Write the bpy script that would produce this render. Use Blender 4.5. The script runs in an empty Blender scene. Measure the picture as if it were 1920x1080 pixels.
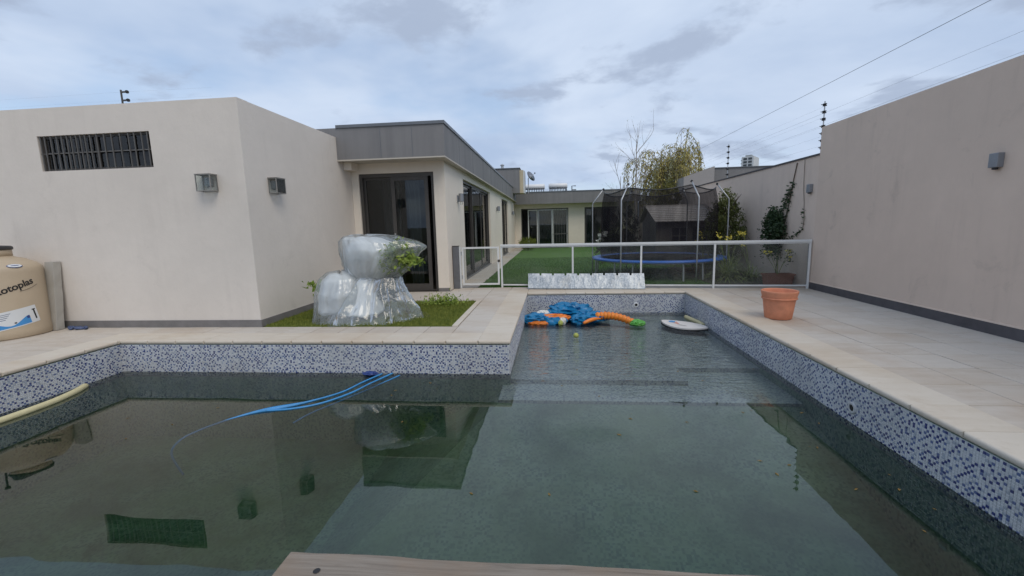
import bpy, bmesh, math, random
from mathutils import Vector, Matrix, noise as mnoise
random.seed(7)
S = bpy.context.scene
COL = S.collection
PI = math.pi

# ------------------------------------------------------------------ camera
CAM_H = 1.3
yaw, pitch, roll = -0.0962, 0.14472, -0.02545
f = Vector((math.sin(yaw)*math.cos(pitch), math.cos(yaw)*math.cos(pitch), -math.sin(pitch)))
r = Vector((math.cos(yaw), -math.sin(yaw), 0)); u = r.cross(f)
r2 = r*math.cos(roll) + u*math.sin(roll); u2 = u*math.cos(roll) - r*math.sin(roll)
cd = bpy.data.cameras.new('camera'); cam = bpy.data.objects.new('camera', cd); COL.objects.link(cam)
cam.matrix_world = Matrix(((r2.x, u2.x, -f.x, 0), (r2.y, u2.y, -f.y, 0), (r2.z, u2.z, -f.z, CAM_H), (0, 0, 0, 1)))
cd.sensor_width = 36; cd.lens = 805.3/1920*36; cd.clip_start = 0.05; cd.clip_end = 3000
S.camera = cam

# ------------------------------------------------------------------ sky, sun, exposure
SUN = Vector((0.40, -0.50, 0.78)).normalized()
W = bpy.data.worlds.new('World'); S.world = W; W.use_nodes = True
nt = W.node_tree; nt.nodes.clear(); N = nt.nodes.new; K = nt.links.new
out = N('ShaderNodeOutputWorld'); bg = N('ShaderNodeBackground'); K(bg.outputs[0], out.inputs[0])
bg.inputs['Strength'].default_value = 0.1
sky = N('ShaderNodeTexSky'); sky.sky_type = 'NISHITA'; sky.sun_disc = False
sky.sun_elevation = math.asin(SUN.z); sky.sun_rotation = math.atan2(SUN.x, SUN.y)
sky.air_density = 1.0; sky.dust_density = 0.6; sky.ozone_density = 1.5
tc = N('ShaderNodeTexCoord'); sep = N('ShaderNodeSeparateXYZ'); K(tc.outputs['Generated'], sep.inputs[0])
mx = N('ShaderNodeMath'); mx.operation = 'MAXIMUM'; K(sep.outputs['Z'], mx.inputs[0]); mx.inputs[1].default_value = 0.0
ad = N('ShaderNodeMath'); ad.operation = 'ADD'; K(mx.outputs[0], ad.inputs[0]); ad.inputs[1].default_value = 0.16
dx = N('ShaderNodeMath'); dx.operation = 'DIVIDE'; K(sep.outputs['X'], dx.inputs[0]); K(ad.outputs[0], dx.inputs[1])
dy = N('ShaderNodeMath'); dy.operation = 'DIVIDE'; K(sep.outputs['Y'], dy.inputs[0]); K(ad.outputs[0], dy.inputs[1])
cmb = N('ShaderNodeCombineXYZ'); K(dx.outputs[0], cmb.inputs[0]); K(dy.outputs[0], cmb.inputs[1]); cmb.inputs[2].default_value = 3.7
def wnoise(scale, detail, rough, dist=0.0, z=0.0):
    n = N('ShaderNodeTexNoise'); n.inputs['Scale'].default_value = scale; n.inputs['Detail'].default_value = detail
    n.inputs['Roughness'].default_value = rough; n.inputs['Distortion'].default_value = dist
    mp = N('ShaderNodeMapping'); mp.inputs['Location'].default_value = (z, z*1.7, z*0.3); K(cmb.outputs[0], mp.inputs[0]); K(mp.outputs[0], n.inputs['Vector'])
    return n
def wramp(src, p0, p1, c0=(0, 0, 0, 1), c1=(1, 1, 1, 1)):
    rp = N('ShaderNodeValToRGB'); e = rp.color_ramp.elements
    e[0].position = p0; e[0].color = c0; e[1].position = p1; e[1].color = c1
    rp.color_ramp.interpolation = 'EASE'; K(src, rp.inputs[0]); return rp
def wmix(fac, a, b):
    m = N('ShaderNodeMix'); m.data_type = 'RGBA'
    for s, v in ((0, fac), (6, a), (7, b)):
        if isinstance(v, tuple): m.inputs[s].default_value = v
        elif isinstance(v, float): m.inputs[s].default_value = v
        else: K(v, m.inputs[s])
    return m.outputs[2]
n1 = wnoise(0.55, 6, 0.55, 0.3, 1.3)          # broad light and dark of the sheet of cloud
n2 = wnoise(1.8, 7, 0.56, 0.15, 8.1)           # lower, darker scraps
n3 = wnoise(0.8, 5, 0.55, 0.0, 4.4)           # openings to blue
sheet = wramp(n1.outputs[0], 0.30, 0.70, (3.0, 3.8, 5.2, 1), (4.7, 5.4, 6.5, 1))
scrap = wramp(n2.outputs[0], 0.53, 0.66, (0, 0, 0, 1), (0.85, 0.85, 0.85, 1))
hole = wramp(n3.outputs[0], 0.50, 0.72, (1, 1, 1, 1), (0.45, 0.45, 0.45, 1))
c = wmix(hole.outputs[0], sky.outputs[0], sheet.outputs[0])
c = wmix(scrap.outputs[0], c, (2.7, 3.25, 4.3, 1))
K(c, bg.inputs['Color'])
sd = bpy.data.lights.new('sun', 'SUN'); sun = bpy.data.objects.new('sun', sd); COL.objects.link(sun)
sd.energy = 0.95; sd.angle = math.radians(38); sd.color = (1.0, 0.90, 0.76)
sun.rotation_euler = (-SUN).to_track_quat('-Z', 'Y').to_euler(); sun.location = (0, 0, 30)
S.view_settings.view_transform = 'Standard'; S.view_settings.look = 'None'
S.view_settings.exposure = 0.55; S.view_settings.gamma = 1.0; S.view_settings.use_curve_mapping = False
S.render.engine = 'CYCLES'
S.cycles.use_denoising = True
S.cycles.max_bounces = 8; S.cycles.transparent_max_bounces = 24; S.cycles.volume_bounces = 1
S.cycles.caustics_reflective = False; S.cycles.caustics_refractive = False

# ------------------------------------------------------------------ materials
MATS = {}
class NT:
    def __init__(s, name):
        s.m = bpy.data.materials.new(name); s.m.use_nodes = True; s.t = s.m.node_tree; s.t.nodes.clear()
        s.out = s.t.nodes.new('ShaderNodeOutputMaterial'); MATS[name] = s.m
    def n(s, typ, **kw):
        nd = s.t.nodes.new(typ)
        for k, v in kw.items():
            if k in nd.inputs.keys(): s.set(nd.inputs[k], v)
            else: setattr(nd, k, v)
        return nd
    def set(s, inp, v):
        if hasattr(v, 'is_output') or isinstance(v, bpy.types.NodeSocket): s.t.links.new(v, inp)
        else:
            if isinstance(v, tuple) and len(v) == 3 and inp.type == 'RGBA': v = v + (1,)
            inp.default_value = v
    def math(s, op, a, b=0.0, c=None):
        nd = s.t.nodes.new('ShaderNodeMath'); nd.operation = op
        s.set(nd.inputs[0], a); s.set(nd.inputs[1], b)
        if c is not None: s.set(nd.inputs[2], c)
        return nd.outputs[0]
    def vmath(s, op, a, b=(0, 0, 0)):
        nd = s.t.nodes.new('ShaderNodeVectorMath'); nd.operation = op
        s.set(nd.inputs[0], a)
        if len(nd.inputs) > 1: s.set(nd.inputs[1], b)
        return nd.outputs[0]
    def pos(s): return s.n('ShaderNodeNewGeometry').outputs['Position']
    def obj(s): return s.n('ShaderNodeTexCoord').outputs['Object']
    def map(s, vec, scale=(1, 1, 1), loc=(0, 0, 0)):
        nd = s.n('ShaderNodeMapping'); s.set(nd.inputs[0], vec); nd.inputs['Scale'].default_value = scale; nd.inputs['Location'].default_value = loc
        return nd.outputs[0]
    def noise(s, vec, scale, detail=4, rough=0.55, dist=0.0):
        nd = s.n('ShaderNodeTexNoise'); s.set(nd.inputs['Vector'], vec); nd.inputs['Scale'].default_value = scale
        nd.inputs['Detail'].default_value = detail; nd.inputs['Roughness'].default_value = rough; nd.inputs['Distortion'].default_value = dist
        return nd.outputs[0]
    def ramp(s, src, *stops, interp='LINEAR'):
        nd = s.n('ShaderNodeValToRGB'); s.set(nd.inputs[0], src); cr = nd.color_ramp; cr.interpolation = interp
        while len(cr.elements) < len(stops): cr.elements.new(0.5)
        for e, (p, col) in zip(cr.elements, stops):
            e.position = p
            e.color = (col, col, col, 1) if not isinstance(col, tuple) else (col + (1,) if len(col) == 3 else col)
        return nd.outputs[0]
    def mix(s, fac, a, b, blend='MIX'):
        nd = s.n('ShaderNodeMix'); nd.data_type = 'RGBA'; nd.blend_type = blend
        s.set(nd.inputs[0], fac); s.set(nd.inputs[6], a); s.set(nd.inputs[7], b); return nd.outputs[2]
    def bump(s, h, strength=0.3, dist=0.01):
        nd = s.n('ShaderNodeBump'); s.set(nd.inputs['Height'], h); nd.inputs['Strength'].default_value = strength; nd.inputs['Distance'].default_value = dist
        return nd.outputs[0]
    def bsdf(s, col, rough=0.6, metal=0.0, normal=None, spec=0.5, **kw):
        nd = s.n('ShaderNodeBsdfPrincipled'); s.set(nd.inputs['Base Color'], col); s.set(nd.inputs['Roughness'], rough)
        nd.inputs['Metallic'].default_value = metal; nd.inputs['Specular IOR Level'].default_value = spec
        if normal is not None: s.set(nd.inputs['Normal'], normal)
        for k, v in kw.items(): s.set(nd.inputs[k], v)
        s.t.links.new(nd.outputs[0], s.out.inputs[0]); return nd.outputs[0]
    def surf(s, sh): s.t.links.new(sh, s.out.inputs[0])

def sc(c, k): return tuple(min(1, x*k) for x in c)
def P(name, col, rough=0.6, var=0.10, vscale=5.0, bump=0.0, bscale=90.0, metal=0.0, spec=0.5):
    t = NT(name); p = t.pos()
    nz = t.noise(p, vscale, 5, 0.6)
    cc = t.ramp(nz, (0.25, sc(col, 1-var)), (0.75, sc(col, 1+var)))
    nm = t.bump(t.noise(p, bscale, 3, 0.6), bump, 0.01) if bump else None
    rr = t.ramp(t.noise(p, vscale*3, 3), (0.3, max(0.02, rough-0.07)), (0.7, min(1, rough+0.07)))
    t.bsdf(cc, rr, metal, nm, spec)
    return t.m

def stucco(name, col, stain, amount, seed=0.0, warm=(1, 1, 1)):
    t = NT(name); p = t.map(t.pos(), (1, 1, 1), (seed, seed*0.7, 0))
    a = t.noise(p, 0.7, 6, 0.6); b = t.noise(p, 5.0, 5, 0.65)
    base = t.mix(t.ramp(a, (0.3, 0.0), (0.72, 1.0)), sc(col, 0.93), sc(col, 1.05))
    base = t.mix(t.ramp(b, (0.35, 0.0), (0.75, 0.35)), base, sc(col, 0.88))
    # rain streaks: tall, narrow
    st = t.noise(t.map(p, (6.0, 6.0, 0.35)), 1.0, 5, 0.65)
    st = t.math('MULTIPLY', t.ramp(st, (0.52, 0.0), (0.78, 1.0)), t.ramp(t.noise(p, 0.9, 3), (0.42, 0.0), (0.66, amount)))
    base = t.mix(st, base, stain)
    # blotches and scuffs
    bl = t.noise(p, 2.3, 8, 0.72, 0.6)
    base = t.mix(t.ramp(bl, (0.58, 0.0), (0.74, amount)), base, stain)
    h = t.math('ADD', t.math('MULTIPLY', t.noise(p, 140, 4, 0.7), 0.6), t.math('MULTIPLY', t.noise(p, 9, 4, 0.6), 1.0))
    t.bsdf(base, 0.85, 0, t.bump(h, 0.28, 0.012), 0.25)
    return t.m
stucco('plaster_storage', (0.73, 0.67, 0.605), (0.55, 0.50, 0.45), 0.38)
stucco('plaster_house', (0.82, 0.74, 0.64), (0.62, 0.55, 0.47), 0.22, 3.1)
stucco('plaster_boundary', (0.70, 0.57, 0.475), (0.46, 0.375, 0.315), 0.6, 9.4)
stucco('plaster_boundary_far', (0.74, 0.61, 0.515), (0.47, 0.39, 0.33), 0.5, 5.4)
stucco('plaster_neighbour', (0.36, 0.34, 0.33), (0.24, 0.22, 0.21), 0.4, 15.0)
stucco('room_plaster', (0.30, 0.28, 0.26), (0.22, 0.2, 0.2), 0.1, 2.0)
stucco('concrete', (0.42, 0.40, 0.36), (0.24, 0.23, 0.2), 0.8, 1.0)

def fascia_mat():
    t = NT('fascia_grey'); p = t.pos()
    st = t.noise(t.map(p, (5, 5, 0.25)), 1.0, 5, 0.6); b = t.noise(p, 1.2, 6, 0.65)
    cc = t.mix(t.ramp(st, (0.38, 0.0), (0.75, 1.0)), (0.225, 0.22, 0.22), (0.175, 0.172, 0.176))
    cc = t.mix(t.ramp(b, (0.45, 0.0), (0.7, 0.5)), cc, (0.25, 0.245, 0.245))
    t.bsdf(cc, 0.75, 0, t.bump(t.noise(p, 60, 4), 0.15, 0.01), 0.3)
fascia_mat()
P('cap_metal', (0.16, 0.17, 0.185), 0.45, 0.12, 2, 0, 0, 0.3)
P('soffit', (0.50, 0.46, 0.40), 0.8, 0.06, 3, 0.1)
P('skirting_grey', (0.185, 0.175, 0.17), 0.7, 0.18, 7, 0.2)
P('skirting_dark', (0.085, 0.08, 0.088), 0.7, 0.25, 5, 0.2)
P('dark_aluminium', (0.075, 0.068, 0.062), 0.45, 0.1, 3, 0, 0, 0.2)
P('white_aluminium', (0.72, 0.73, 0.72), 0.4, 0.06, 6)
P('grey_post', (0.13, 0.135, 0.15), 0.6, 0.12, 6, 0.1)
P('galvanised_pipe', (0.45, 0.46, 0.47), 0.45, 0.12, 9, 0, 0, 0.6)
P('iron_bar', (0.16, 0.155, 0.15), 0.6, 0.15, 9)
P('bar_dark', (0.12, 0.115, 0.11), 0.6, 0.15, 9)
P('lantern_metal', (0.27, 0.255, 0.235), 0.5, 0.1, 9)
P('black_plastic', (0.02, 0.02, 0.022), 0.5, 0.1, 9)
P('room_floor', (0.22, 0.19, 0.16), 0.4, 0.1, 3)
P('curtain', (0.42, 0.39, 0.36), 0.9, 0.1, 8)
P('curtain_grey', (0.34, 0.32, 0.30), 0.9, 0.1, 8)
P('grout', (0.15, 0.125, 0.10), 0.9, 0.2, 6, 0.3)
P('soil', (0.06, 0.045, 0.032), 0.95, 0.3, 12, 0.6, 30)
P('terracotta', (0.64, 0.26, 0.15), 0.8, 0.16, 9, 0.15)
P('terracotta_dark', (0.26, 0.10, 0.06), 0.75, 0.2, 6, 0.1)
P('tank_beige', (0.50, 0.405, 0.29), 0.5, 0.05, 3, 0.05)
P('tank_black', (0.03, 0.03, 0.032), 0.5)
P('sticker_white', (0.70, 0.72, 0.73), 0.4, 0.03)
P('sticker_blue', (0.06, 0.28, 0.62), 0.4, 0.05)
P('sticker_navy', (0.03, 0.06, 0.22), 0.4, 0.05)
P('print_black', (0.012, 0.011, 0.012), 0.5, 0.05)
P('print_orange', (0.6, 0.22, 0.05), 0.5, 0.05)
P('hose_navy', (0.07, 0.10, 0.20), 0.5, 0.2, 20)
P('hose_blue', (0.05, 0.27, 0.58), 0.45, 0.15, 20)
P('foam_yellow', (0.62, 0.56, 0.33), 0.8, 0.10, 14, 0.15, 200)
P('toy_blue', (0.006, 0.17, 0.37), 0.32, 0.2, 9)
P('toy_orange', (0.78, 0.22, 0.025), 0.35, 0.12, 12)
P('toy_yellow', (0.80, 0.40, 0.05), 0.35, 0.1, 12)
P('toy_green', (0.10, 0.36, 0.06), 0.4, 0.2, 12)
P('toy_white', (0.7, 0.7, 0.66), 0.4, 0.1, 12)
P('algae_ball', (0.42, 0.46, 0.12), 0.8, 0.2, 30)
P('board_white', (0.68, 0.64, 0.60), 0.45, 0.06, 9)
P('board_pink', (0.62, 0.30, 0.22), 0.45, 0.15, 18)
P('pad_blue', (0.025, 0.13, 0.48), 0.4, 0.12, 4)
P('bark_grey', (0.33, 0.30, 0.27), 0.9, 0.3, 10, 0.4, 40)
P('bark_brown', (0.13, 0.10, 0.075), 0.9, 0.3, 10, 0.4, 40)
P('shingle', (0.60, 0.55, 0.50), 0.85, 0.15, 14, 0.3, 60)
P('playhouse_wall', (0.25, 0.235, 0.21), 0.8, 0.1, 6, 0.1)
P('tower_white', (0.62, 0.63, 0.63), 0.8, 0.05, 0.3)
P('tower_window', (0.05, 0.06, 0.065), 0.3, 0.2, 0.4)
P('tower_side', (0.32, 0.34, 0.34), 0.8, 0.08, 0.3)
P('hill_scrub', (0.13, 0.16, 0.19), 0.95, 0.15, 0.03)
P('solar_white', (0.74, 0.75, 0.75), 0.35, 0.04, 3)
P('chimney_cream', (0.52, 0.44, 0.30), 0.8, 0.08, 4, 0.1)
P('lamp_grey', (0.27, 0.285, 0.31), 0.4, 0.08, 9, 0, 0, 0.4)
P('wire', (0.26, 0.27, 0.29), 0.6, 0.1)
P('pebble', (0.35, 0.30, 0.25), 0.9, 0.3, 20, 0.3)
P('white_petal', (0.75, 0.75, 0.70), 0.7, 0.05, 20)
P('yellow_petal', (0.75, 0.62, 0.10), 0.7, 0.1, 20)
P('gauze', (0.86, 0.87, 0.88), 0.8, 0.05, 6, 0.2, 25)

def leafmat(name, a, b, rough=0.55):
    t = NT(name); p = t.pos()
    v = t.n('ShaderNodeTexWhiteNoise'); v.noise_dimensions = '3D'
    t.set(v.inputs['Vector'], t.vmath('FLOOR', t.vmath('MULTIPLY', p, (25, 25, 25))))
    fac = t.math('ADD', t.math('MULTIPLY', v.outputs['Value'], 0.5), t.math('MULTIPLY', t.noise(p, 2.5, 4), 0.5))
    cc = t.ramp(fac, (0.2, a), (0.8, b))
    pb = t.bsdf(cc, rough, 0, None, 0.35)
    tr = t.n('ShaderNodeBsdfTranslucent'); t.set(tr.inputs[0], cc)
    ms = t.n('ShaderNodeMixShader'); ms.inputs[0].default_value = 0.25; t.t.links.new(pb, ms.inputs[1]); t.t.links.new(tr.outputs[0], ms.inputs[2])
    t.surf(ms.outputs[0]); return t.m
leafmat('leaf_willow', (0.32, 0.28, 0.07), (0.60, 0.49, 0.15))
leafmat('leaf_willow_grey', (0.32, 0.33, 0.19), (0.55, 0.55, 0.33))
leafmat('leaf_amber', (0.20, 0.12, 0.025), (0.34, 0.20, 0.05))
leafmat('leaf_olive', (0.07, 0.075, 0.018), (0.20, 0.18, 0.04))
leafmat('leaf_conifer', (0.06, 0.08, 0.022), (0.20, 0.215, 0.065))
leafmat('leaf_ivy', (0.022, 0.048, 0.024), (0.075, 0.12, 0.05))
leafmat('leaf_dark', (0.018, 0.028, 0.014), (0.05, 0.07, 0.03))
leafmat('leaf_strap', (0.13, 0.18, 0.04), (0.38, 0.42, 0.13))
leafmat('leaf_bright', (0.15, 0.26, 0.04), (0.42, 0.50, 0.11))
leafmat('leaf_round', (0.10, 0.13, 0.02), (0.22, 0.26, 0.05))
leafmat('grass_blade', (0.12, 0.165, 0.028), (0.29, 0.31, 0.065), 0.7)
leafmat('turf_blade', (0.07, 0.145, 0.035), (0.12, 0.22, 0.06), 0.8)

def travertine(name, k=1.0, warm=0.0):
    t = NT(name); p = t.pos(); oi = t.n('ShaderNodeObjectInfo')
    off = t.vmath('MULTIPLY', oi.outputs['Location'], (0.7, 0.9, 0.0))
    q = t.vmath('ADD', p, off)
    a = t.noise(t.map(q, (1.4, 7, 3)), 1.6, 7, 0.62, 0.5)
    b = t.noise(q, 14, 6, 0.7)
    g = t.noise(p, 0.55, 5, 0.6)
    c1 = sc((0.62, 0.56, 0.49), k); c2 = sc((0.52, 0.45, 0.37), k); c3 = sc((0.63, 0.585, 0.525), k)
    cc = t.mix(t.ramp(a, (0.35, 0.0), (0.7, 1.0)), c1, c2)
    rn = t.math('ADD', t.math('MULTIPLY', oi.outputs['Random'], 0.7), 0.0)
    cc = t.mix(rn, cc, c3)
    cc = t.mix(t.ramp(b, (0.55, 0.0), (0.8, 0.5)), cc, sc((0.42, 0.36, 0.28), k))
    # old damp and rust coloured stains spread over several tiles
    cc = t.mix(t.ramp(g, (0.47, 0.0), (0.68, 0.75)), cc, sc((0.48, 0.37, 0.27), k))
    d = t.noise(p, 2.2, 7, 0.7, 0.4)
    cc = t.mix(t.ramp(d, (0.6, 0.0), (0.75, 0.4)), cc, sc((0.36, 0.28, 0.20), k))
    if warm: cc = t.mix(warm, cc, (0.70, 0.60, 0.42))
    t.bsdf(cc, 0.75, 0, t.bump(t.math('ADD', a, b), 0.25, 0.006), 0.3)
travertine('travertine', 0.92); travertine('coping', 0.98, 0.18)

# pool mosaic (pieces are geometry above the water; the same pattern in the material below it)
TP = 0.0185
MOS = [('mosaic_pale', (0.66, 0.685, 0.72)), ('mosaic_grey', (0.44, 0.49, 0.57)), ('mosaic_blue', (0.13, 0.18, 0.36)), ('mosaic_navy', (0.04, 0.055, 0.21))]
for nme, col in MOS:
    t = NT(nme); p = t.pos()
    cc = t.mix(t.ramp(t.noise(p, 1.7, 5, 0.65), (0.4, 0.0), (0.75, 0.4)), col, sc((0.40, 0.38, 0.33), 0.9))
    cc = t.mix(t.ramp(t.noise(p, 37, 2), (0.3, 0.0), (0.7, 0.25)), cc, sc(col, 0.7))
    t.bsdf(cc, 0.28, 0, None, 0.5)
P('mosaic_grout', (0.50, 0.51, 0.52), 0.9, 0.15, 5, 0.2)
def mosaic_under(name, algae, amt):
    t = NT(name); g = t.n('ShaderNodeNewGeometry'); p = g.outputs['Position']
    q = t.vmath('ADD', t.vmath('MULTIPLY', p, (1/TP, 1/TP, 1/TP)), t.vmath('MULTIPLY', g.outputs['Normal'], (0.3, 0.3, 0.3)))
    cell = t.vmath('FLOOR', q); fr = t.vmath('FRACTION', q)
    wn = t.n('ShaderNodeTexWhiteNoise'); wn.noise_dimensions = '3D'; t.set(wn.inputs['Vector'], cell)
    cc = t.ramp(wn.outputs['Value'], (0.0, MOS[0][1]), (0.50, MOS[1][1]), (0.70, MOS[2][1]), (0.86, MOS[3][1]), interp='CONSTANT')
    cc = t.mix(t.ramp(t.noise(p, 1.6, 8, 0.7, 0.3), (0.32, amt*0.7), (0.68, min(1, amt*1.2))), cc, algae)
    cc = t.mix(t.ramp(t.noise(p, 6, 8, 0.7, 0.3), (0.5, 0.0), (0.75, 0.35*amt+0.1)), cc, sc(algae, 0.35))
    if amt > .7: cc = t.mix(t.ramp(t.noise(p, 0.9, 7, 0.68, 0.5), (0.46, 0.0), (0.66, 0.75*amt)), cc, sc(algae, 0.30))
    t.bsdf(cc, 0.6, 0, None, 0.3)
mosaic_under('mosaic_wall_wet', (0.42, 0.58, 0.43), 0.65)
mosaic_under('mosaic_floor_wet', (0.25, 0.325, 0.20), 0.88)
mosaic_under('mosaic_ledge_wet', (0.60, 0.61, 0.58), 0.55)

def water_mat():
    t = NT('pool_water'); p = t.pos()
    # broad slow swell, livelier over the shallow ledge where the toys drift
    sep = t.n('ShaderNodeSeparateXYZ'); t.set(sep.inputs[0], p)
    live = t.n('ShaderNodeMapRange'); t.set(live.inputs[0], sep.outputs['Y']); live.inputs[1].default_value = 4.0; live.inputs[2].default_value = 5.6
    live.inputs[3].default_value = 0.0; live.inputs[4].default_value = 1.0
    a = t.noise(t.map(p, (1, 1.6, 1)), 1.1, 2, 0.5, 0.4); b = t.noise(t.map(p, (1, 2.6, 1)), 7.0, 3, 0.55, 0.5)
    h = t.math('ADD', t.math('MULTIPLY', a, t.math('ADD', t.math('MULTIPLY', live.outputs[0], 0.006), 0.0035)), t.math('MULTIPLY', t.math('MULTIPLY', b, live.outputs[0]), 0.05))
    nm = t.n('ShaderNodeBump'); t.set(nm.inputs['Height'], h); nm.inputs['Strength'].default_value = 1.0; nm.inputs['Distance'].default_value = 0.62
    fr = t.n('ShaderNodeFresnel'); fr.inputs['IOR'].default_value = 1.72; t.set(fr.inputs['Normal'], nm.outputs[0])
    tr = t.n('ShaderNodeBsdfTransparent'); tr.inputs[0].default_value = (0.93, 0.97, 0.95, 1)
    gl = t.n('ShaderNodeBsdfGlossy'); gl.inputs['Roughness'].default_value = 0.012; t.set(gl.inputs['Normal'], nm.outputs[0])
    ms = t.n('ShaderNodeMixShader'); t.set(ms.inputs[0], fr.outputs[0]); t.t.links.new(tr.outputs[0], ms.inputs[1]); t.t.links.new(gl.outputs[0], ms.inputs[2])
    t.surf(ms.outputs[0])
    va = t.n('ShaderNodeVolumeAbsorption'); va.inputs['Color'].default_value = (0.42, 0.64, 0.48, 1); va.inputs['Density'].default_value = 0.95
    t.t.links.new(va.outputs[0], t.out.inputs[1])
water_mat()

def glass_mat(name, tint, ior=1.5, rough=0.0, haze=0.0):
    t = NT(name)
    fr = t.n('ShaderNodeFresnel'); fr.inputs['IOR'].default_value = ior
    tr = t.n('ShaderNodeBsdfTransparent'); tr.inputs[0].default_value = tint + (1,)
    gl = t.n('ShaderNodeBsdfGlossy'); gl.inputs['Roughness'].default_value = rough
    ms = t.n('ShaderNodeMixShader'); t.set(ms.inputs[0], fr.outputs[0]); t.t.links.new(tr.outputs[0], ms.inputs[1]); t.t.links.new(gl.outputs[0], ms.inputs[2])
    o = ms.outputs[0]
    if haze:
        df = t.n('ShaderNodeBsdfDiffuse'); df.inputs[0].default_value = (0.5, 0.52, 0.52, 1)
        m2 = t.n('ShaderNodeMixShader'); m2.inputs[0].default_value = haze
        nz = t.noise(t.pos(), 3.0, 5, 0.65); t.set(m2.inputs[0], t.ramp(nz, (0.3, haze*0.5), (0.75, haze*1.6)))
        t.t.links.new(o, m2.inputs[1]); t.t.links.new(df.outputs[0], m2.inputs[2]); o = m2.outputs[0]
    t.surf(o)
glass_mat('window_glass', (0.62, 0.66, 0.66), 1.55)
glass_mat('fence_glass', (0.90, 0.92, 0.92), 1.30, 0.02, 0.045)
glass_mat('lamp_glass', (0.96, 0.98, 0.97), 1.22, 0.02, 0.05)

def net_mat():
    t = NT('trampoline_net'); 
    df = t.n('ShaderNodeBsdfDiffuse'); df.inputs[0].default_value = (0.022, 0.02, 0.024, 1)
    tr = t.n('ShaderNodeBsdfTransparent')
    ms = t.n('ShaderNodeMixShader'); nz = t.noise(t.map(t.pos(), (8, 8, 0.8)), 1.2, 4, 0.6)
    t.set(ms.inputs[0], t.ramp(nz, (0.3, 0.46), (0.7, 0.64)))
    t.t.links.new(tr.outputs[0], ms.inputs[1]); t.t.links.new(df.outputs[0], ms.inputs[2]); t.surf(ms.outputs[0])
net_mat()
def plastic_sheet():
    t = NT('clear_plastic'); p = t.pos()
    nm = t.bump(t.noise(p, 6, 3, 0.5, 0.8), 0.35, 0.05)
    tr = t.n('ShaderNodeBsdfTransparent'); tr.inputs[0].default_value = (0.95, 0.97, 0.97, 1)
    gl = t.n('ShaderNodeBsdfGlossy'); gl.inputs['Roughness'].default_value = 0.11; t.set(gl.inputs['Normal'], nm)
    df = t.n('ShaderNodeBsdfDiffuse'); df.inputs[0].default_value = (0.75, 0.79, 0.80, 1)
    tl = t.n('ShaderNodeBsdfTranslucent'); tl.inputs[0].default_value = (0.75, 0.79, 0.80, 1)
    dm_ = t.n('ShaderNodeMixShader'); dm_.inputs[0].default_value = 0.5; t.t.links.new(df.outputs[0], dm_.inputs[1]); t.t.links.new(tl.outputs[0], dm_.inputs[2])
    m1 = t.n('ShaderNodeMixShader'); m1.inputs[0].default_value = 0.27
    t.t.links.new(tr.outputs[0], m1.inputs[1]); t.t.links.new(dm_.outputs[0], m1.inputs[2])
    fr = t.n('ShaderNodeFresnel'); fr.inputs['IOR'].default_value = 1.45; t.set(fr.inputs['Normal'], nm)
    m2 = t.n('ShaderNodeMixShader'); t.set(m2.inputs[0], t.math('MINIMUM', t.math('ADD', fr.outputs[0], 0.05), 0.6)); t.t.links.new(m1.outputs[0], m2.inputs[1]); t.t.links.new(gl.outputs[0], m2.inputs[2])
    t.surf(m2.outputs[0])
plastic_sheet()
def galvanised():
    t = NT('galvanised_sheet'); p = t.pos()
    v = t.n('ShaderNodeTexVoronoi'); t.set(v.inputs['Vector'], p); v.inputs['Scale'].default_value = 42
    cc = t.mix(t.ramp(v.outputs['Color'], (0.2, 0.0), (0.8, 1.0)), (0.34, 0.37, 0.39), (0.55, 0.58, 0.60))
    cc = t.mix(t.ramp(t.noise(p, 4, 6, 0.7), (0.5, 0.0), (0.72, 0.75)), cc, (0.40, 0.40, 0.38))
    cc = t.mix(t.ramp(t.noise(p, 1.1, 3, 0.7), (0.58, 0.0), (0.66, 0.5)), cc, (0.8, 0.8, 0.78))
    t.bsdf(cc, t.ramp(v.outputs['Color'], (0.0, 0.38), (1.0, 0.6)), 0.75, t.bump(t.noise(t.map(p, (1, 1, .4)), 5.5, 3, 0.5), 0.5, 0.06), 0.5)
galvanised()
def wood():
    t = NT('weathered_wood'); p = t.pos()
    a = t.noise(t.map(p, (1.2, 22, 22)), 2.2, 8, 0.7, 0.6); b = t.noise(p, 4, 6, 0.65)
    cc = t.ramp(a, (0.25, (0.11, 0.092, 0.075)), (0.5, (0.235, 0.20, 0.165)), (0.78, (0.34, 0.30, 0.255)))
    cc = t.mix(t.ramp(b, (0.4, 0.0), (0.72, 0.6)), cc, (0.27, 0.19, 0.13))
    t.bsdf(cc, 0.85, 0, t.bump(a, 0.5, 0.006), 0.25)
wood()
def lawn_ground(name, a, b):
    t = NT(name); p = t.pos()
    cc = t.mix(t.ramp(t.noise(p, 0.6, 6, 0.6), (0.3, 0.0), (0.7, 1.0)), a, b)
    cc = t.mix(t.ramp(t.noise(p, 60, 4, 0.7), (0.35, 0.0), (0.7, 0.6)), cc, sc(a, 0.5))
    t.bsdf(cc, 0.95, 0, t.bump(t.noise(p, 150, 4, 0.7), 0.8, 0.02), 0.1)
lawn_ground('turf', (0.10, 0.215, 0.038), (0.125, 0.24, 0.05))
lawn_ground('grass_soil', (0.14, 0.18, 0.035), (0.18, 0.215, 0.05))
lawn_ground('far_ground', (0.16, 0.15, 0.11), (0.12, 0.13, 0.09))

def M(n): return MATS[n]

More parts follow.
